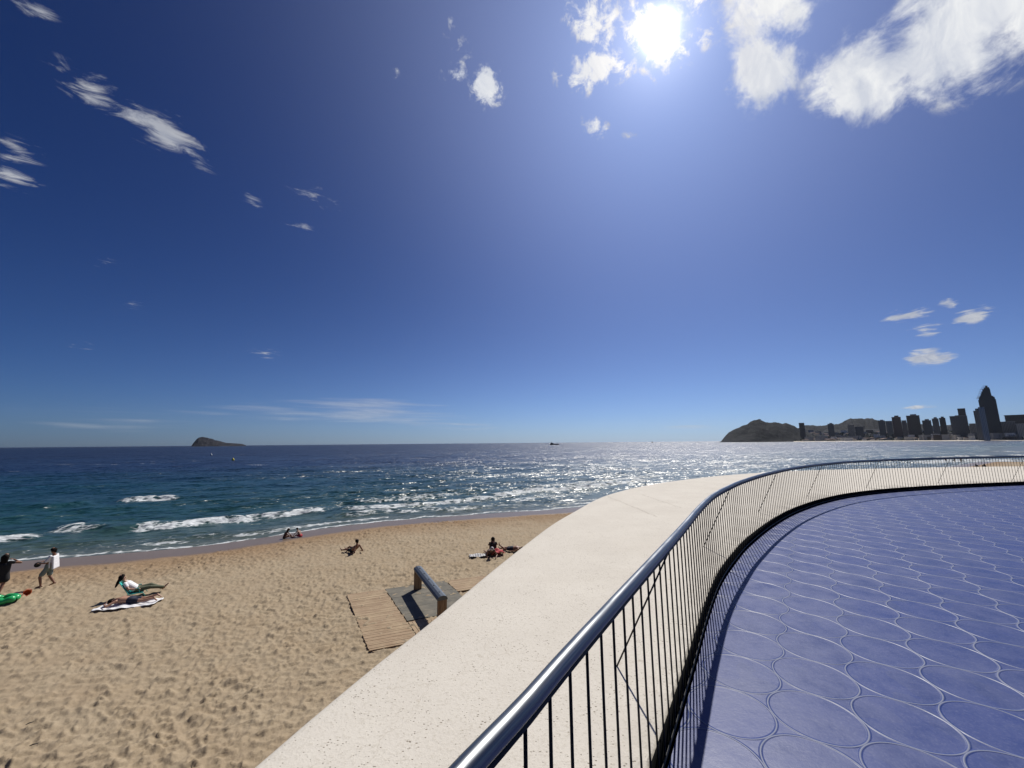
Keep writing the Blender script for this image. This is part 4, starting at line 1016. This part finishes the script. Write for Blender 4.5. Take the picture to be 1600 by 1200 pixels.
def tower(x0, x1, ytop, depth, material, label, slabs=True, crown=0, dpt=None, name='apartment_tower'):
    xm = (x0+x1)/2; p = far(xm, depth); w = (x1-x0)/601*depth*math.cos(math.atan((xm-800)/601)); h = hgt(xm, ytop, depth)
    g0 = town_z(xm, depth)-2 if xm > 1240 else SEA
    w *= 1.0; dd_ = dpt or w*.8
    rz = -math.atan((xm-800)/601)
    o = empty(name, (p[0], p[1], g0), rz, label, 'tower', None)
    Hh = h-g0; top = crown
    MB().box((0, 0, (Hh-top)/2), (w*.94, dd_, Hh-top)).build('wall', material, o)
    if slabs:
        mb = MB(); n = int((Hh-top)/3.1)
        for i in range(1, n+1): mb.box((0, -dd_/2, i*3.1), (w, 1.6, .35))
        mb.build('balcony_slabs', balm, o)
    MB().box((0, 0, Hh-top+.4), (w*.98, dd_*1.02, .8)).build('roof', slabm, o)
    if crown: MB().box((w*.05, 0, Hh-top/2+.3), (w*.45, dd_*.5, top)).build('stair_house', material, o)
    return o
tower(1251, 1260, 661, 2150, fP[1], 'lone brown block on the slope right behind the headland')
tower(1296, 1306, 661, 2150, fP[2], 'squat grey block at the foot of the distant hill', crown=5)
tower(1327, 1338, 664, 2000, fP[0], 'pale slim block in front of the distant hill')
tower(1338, 1352, 667, 2080, fP[2], 'low grey block behind the pale slim one')
tower(1376, 1387, 656, 1950, fP[2], 'grey block at the end of the distant hill', crown=4)
tower(1388, 1398, 658, 2000, fP[0], 'pale block joined to the reddish tower')
tower(1398, 1413, 649.5, 1800, fP[4], 'reddish tower with a raised top, first tall one from the headland', crown=7)
tower(1413, 1421, 657, 1850, fP[0], 'narrow pale block between the reddish and the broad dark tower')
tower(1421, 1443, 647.5, 1750, fP[1], 'broad dark brown tower with a raised top', crown=6)
tower(1445, 1460, 655, 1720, fP[2], 'grey stepped block past the broad dark tower', crown=6)
tower(1461, 1472, 652, 1650, fP[2], 'greyer of the twin towers past the grey stepped block', crown=6)
tower(1472.5, 1483, 651, 1650, fP[1], 'browner of the twin towers past the grey stepped block', crown=6)
tower(1489, 1518, 649, 1500, fP[2], 'wide grey slab block in front of the tall brown tower', dpt=20, crown=3)
tower(1504, 1517, 638.5, 1560, fP[1], 'tall brown tower rising behind the wide grey slab')
tower(1528.5, 1540, 638.5, 1380, fP[2], 'grey tower beside the slim pale one, both in front of the skyscraper', slabs=False, crown=8)
tower(1537, 1547.5, 636.5, 1330, fP[3], 'slim pale tower directly in front of the skyscraper', slabs=False)
tower(1567, 1592, 659, 1380, fP[0], 'low pale block at the foot of the dark slab')
tower(1574, 1640, 648, 1450, fP[1], 'long dark slab block at the picture edge past the skyscraper', dpt=16)
tower(1590, 1640, 662, 1330, fP[3], 'low cream block in front of the long dark slab')
tower(1518, 1529, 662, 1440, fP[0], 'short pale block between the grey slab and the skyscraper')
# the skyscraper with its stepped crown
dS = 1400; pS = far(1554, dS); gS = town_z(1554, dS)-2
sk = empty('skyscraper', (pS[0], pS[1], gS), -math.atan(754/601.), 'dark glass skyscraper with stepped crown, tallest in the far town', 'skyscraper')
mpp = dS/601*math.cos(math.atan(754/601.)); zz = lambda y: hgt(1550, y, dS)-gS
W0 = 28*mpp*1.; z0 = zz(624.5)
MB().box((0, 0, z0/2), (W0, W0*.7, z0)).build('shaft', glassF, sk)
steps = [(621, -.45, .46), (619.3, -.40, .40), (617.6, -.35, .31), (614.5, -.30, .30), (611.5, -.24, .29), (608, -.16, .29), (605.5, -.06, .26), (602.8, .04, .18)]
zp = z0
for y, a_, b_ in steps:
    z1 = zz(y); MB().box(((a_+b_)/2*W0-.0, 0, (zp+z1)/2), ((b_-a_)*W0, W0*.62*(b_-a_)+4, z1-zp)).build('crown_step', glassF, sk)
    MB().box((a_*W0-2.5, 0, z1-.8), (6.5, 4, 1.6)).build('terrace_slab', slabm, sk); zp = z1
# houses up the slope
random.seed(4)
occ = []
hg = {'white': facade('whitewashed_wall', (.78, .76, .72), (.10, .11, .13)), 'pale': facade('cream_wall', (.58, .54, .48), (.08, .09, .11)), 'grey': facade('grey_wall', (.34, .34, .35), (.06, .065, .08)), 'brown': fP[1]}
for i in range(250):
    x = random.uniform(1262, 1605) if random.random() < .8 else random.uniform(1235, 1330)
    dlt = random.uniform(25, 560)
    if x > 1440 and random.random() < .75: dlt = random.uniform(8, 90)
    elif random.random() < .45: dlt = random.uniform(8, 150)
    if x < 1250: continue
    d = coast_d(x)+dlt
    p = far(x, d); z = town_z(x, d)
    w = random.uniform(12, 34)*d/1900; h = random.choice((6, 7, 9, 12, 15, 22)) if x < 1480 else random.choice((8, 12, 16, 20, 24)); dp = random.uniform(9, 14)
    cn = random.choice(('white', 'white', 'pale', 'pale', 'grey', 'grey', 'brown')); gab = h < 10 and random.random() < .6
    nm = 'house' if h < 10 else 'apartment_block'
    zone = 'on the slope below the distant hill' if x < 1390 else 'on the slope below the towers' if x < 1480 else 'near the beach below the skyscraper'
    o = empty(nm, (p[0], p[1], z-3), random.uniform(-.5, .5)-.7, '%s %s %s %s' % ('small' if h < 10 else 'taller', cn, 'tiled house' if gab else 'flat-roofed house' if h < 10 else 'flats', zone), 'house' if h < 10 else 'apartment block', 'houses and flats above the far beach')
    MB().box((0, 0, (h+3)/2), (w, dp, h+3)).build('wall', hg[cn], o)
    if gab:
        mb = MB(); hw, hd, e = w/2+.5, dp/2+.5, h+3
        mb.v += [(-hw, -hd, e), (hw, -hd, e), (hw, hd, e), (-hw, hd, e), (-hw*.6, 0, e+2.6), (hw*.6, 0, e+2.6)]; mb.f += [(0, 1, 5, 4), (2, 3, 4, 5), (1, 2, 5), (3, 0, 4), (3, 2, 1, 0)]
        mb.build('roof', tile, o)
    else: MB().box((0, 0, h+3.2), (w+.8, dp+.8, .4)).build('roof', slabm, o)
# tree cover between the houses: one mass of leaf clumps
lv, lf = [], []
leafm = mat('pine_foliage', (.018, .032, .016), .9, vary=.5, scale=.15)
for i in range(950):
    x = random.uniform(1242, 1612); d = coast_d(x)+random.uniform(18, 480); p = far(x, d); z = town_z(x, d); r = random.uniform(3, 7)
    for j in range(9):
        c = Vector((p[0]+random.gauss(0, r*.5), p[1]+random.gauss(0, r*.5), z+random.uniform(1, r*1.4))); n = Vector((random.gauss(0, 1), random.gauss(0, 1), random.gauss(0, 1))).normalized(); a = n.orthogonal().normalized()*r*.55; b_ = n.cross(a)
        k0 = len(lv); lv += [tuple(c+a), tuple(c+b_), tuple(c-a), tuple(c-b_)]; lf.append((k0, k0+1, k0+2, k0+3))
me = bpy.data.meshes.new('tree_cover'); me.from_pydata(lv, [], lf); tag(link('tree_cover', me, leafm), 'dark pines and gardens between the houses above the far beach', 'trees', kind='stuff')
# small things on top of the headland
p = far(1190, 2300); z = hgt(1190, 656.4, 2300)
o = empty('lookout_hut', (p[0], p[1], z-2), 0, 'tiny square hut on the summit of the headland', 'hut')
MB().box((0, 0, 3.5), (11, 8, 7)).build('wall', fP[2], o); MB().box((0, 0, 7.3), (12.5, 9.5, .8)).build('roof', slabm, o)
# haze
HAZE = .000012
if HAZE:
    hb = MB().box((700, 3500, 190), (12000, 9600, 400))
    o = hb.build('haze', None); o.data.materials.clear()
    m = bpy.data.materials.new('haze'); m.use_nodes = True; m.node_tree.nodes.clear()
    ou = m.node_tree.nodes.new('ShaderNodeOutputMaterial'); v_ = m.node_tree.nodes.new('ShaderNodeVolumePrincipled')
    v_.inputs['Density'].default_value = HAZE; v_.inputs['Color'].default_value = (.75, .85, 1, 1); v_.inputs['Anisotropy'].default_value = .3
    m.node_tree.links.new(v_.outputs[0], ou.inputs['Volume']); o.data.materials.append(m)
    tag(o, 'thin pale sea haze', 'haze', kind='stuff')
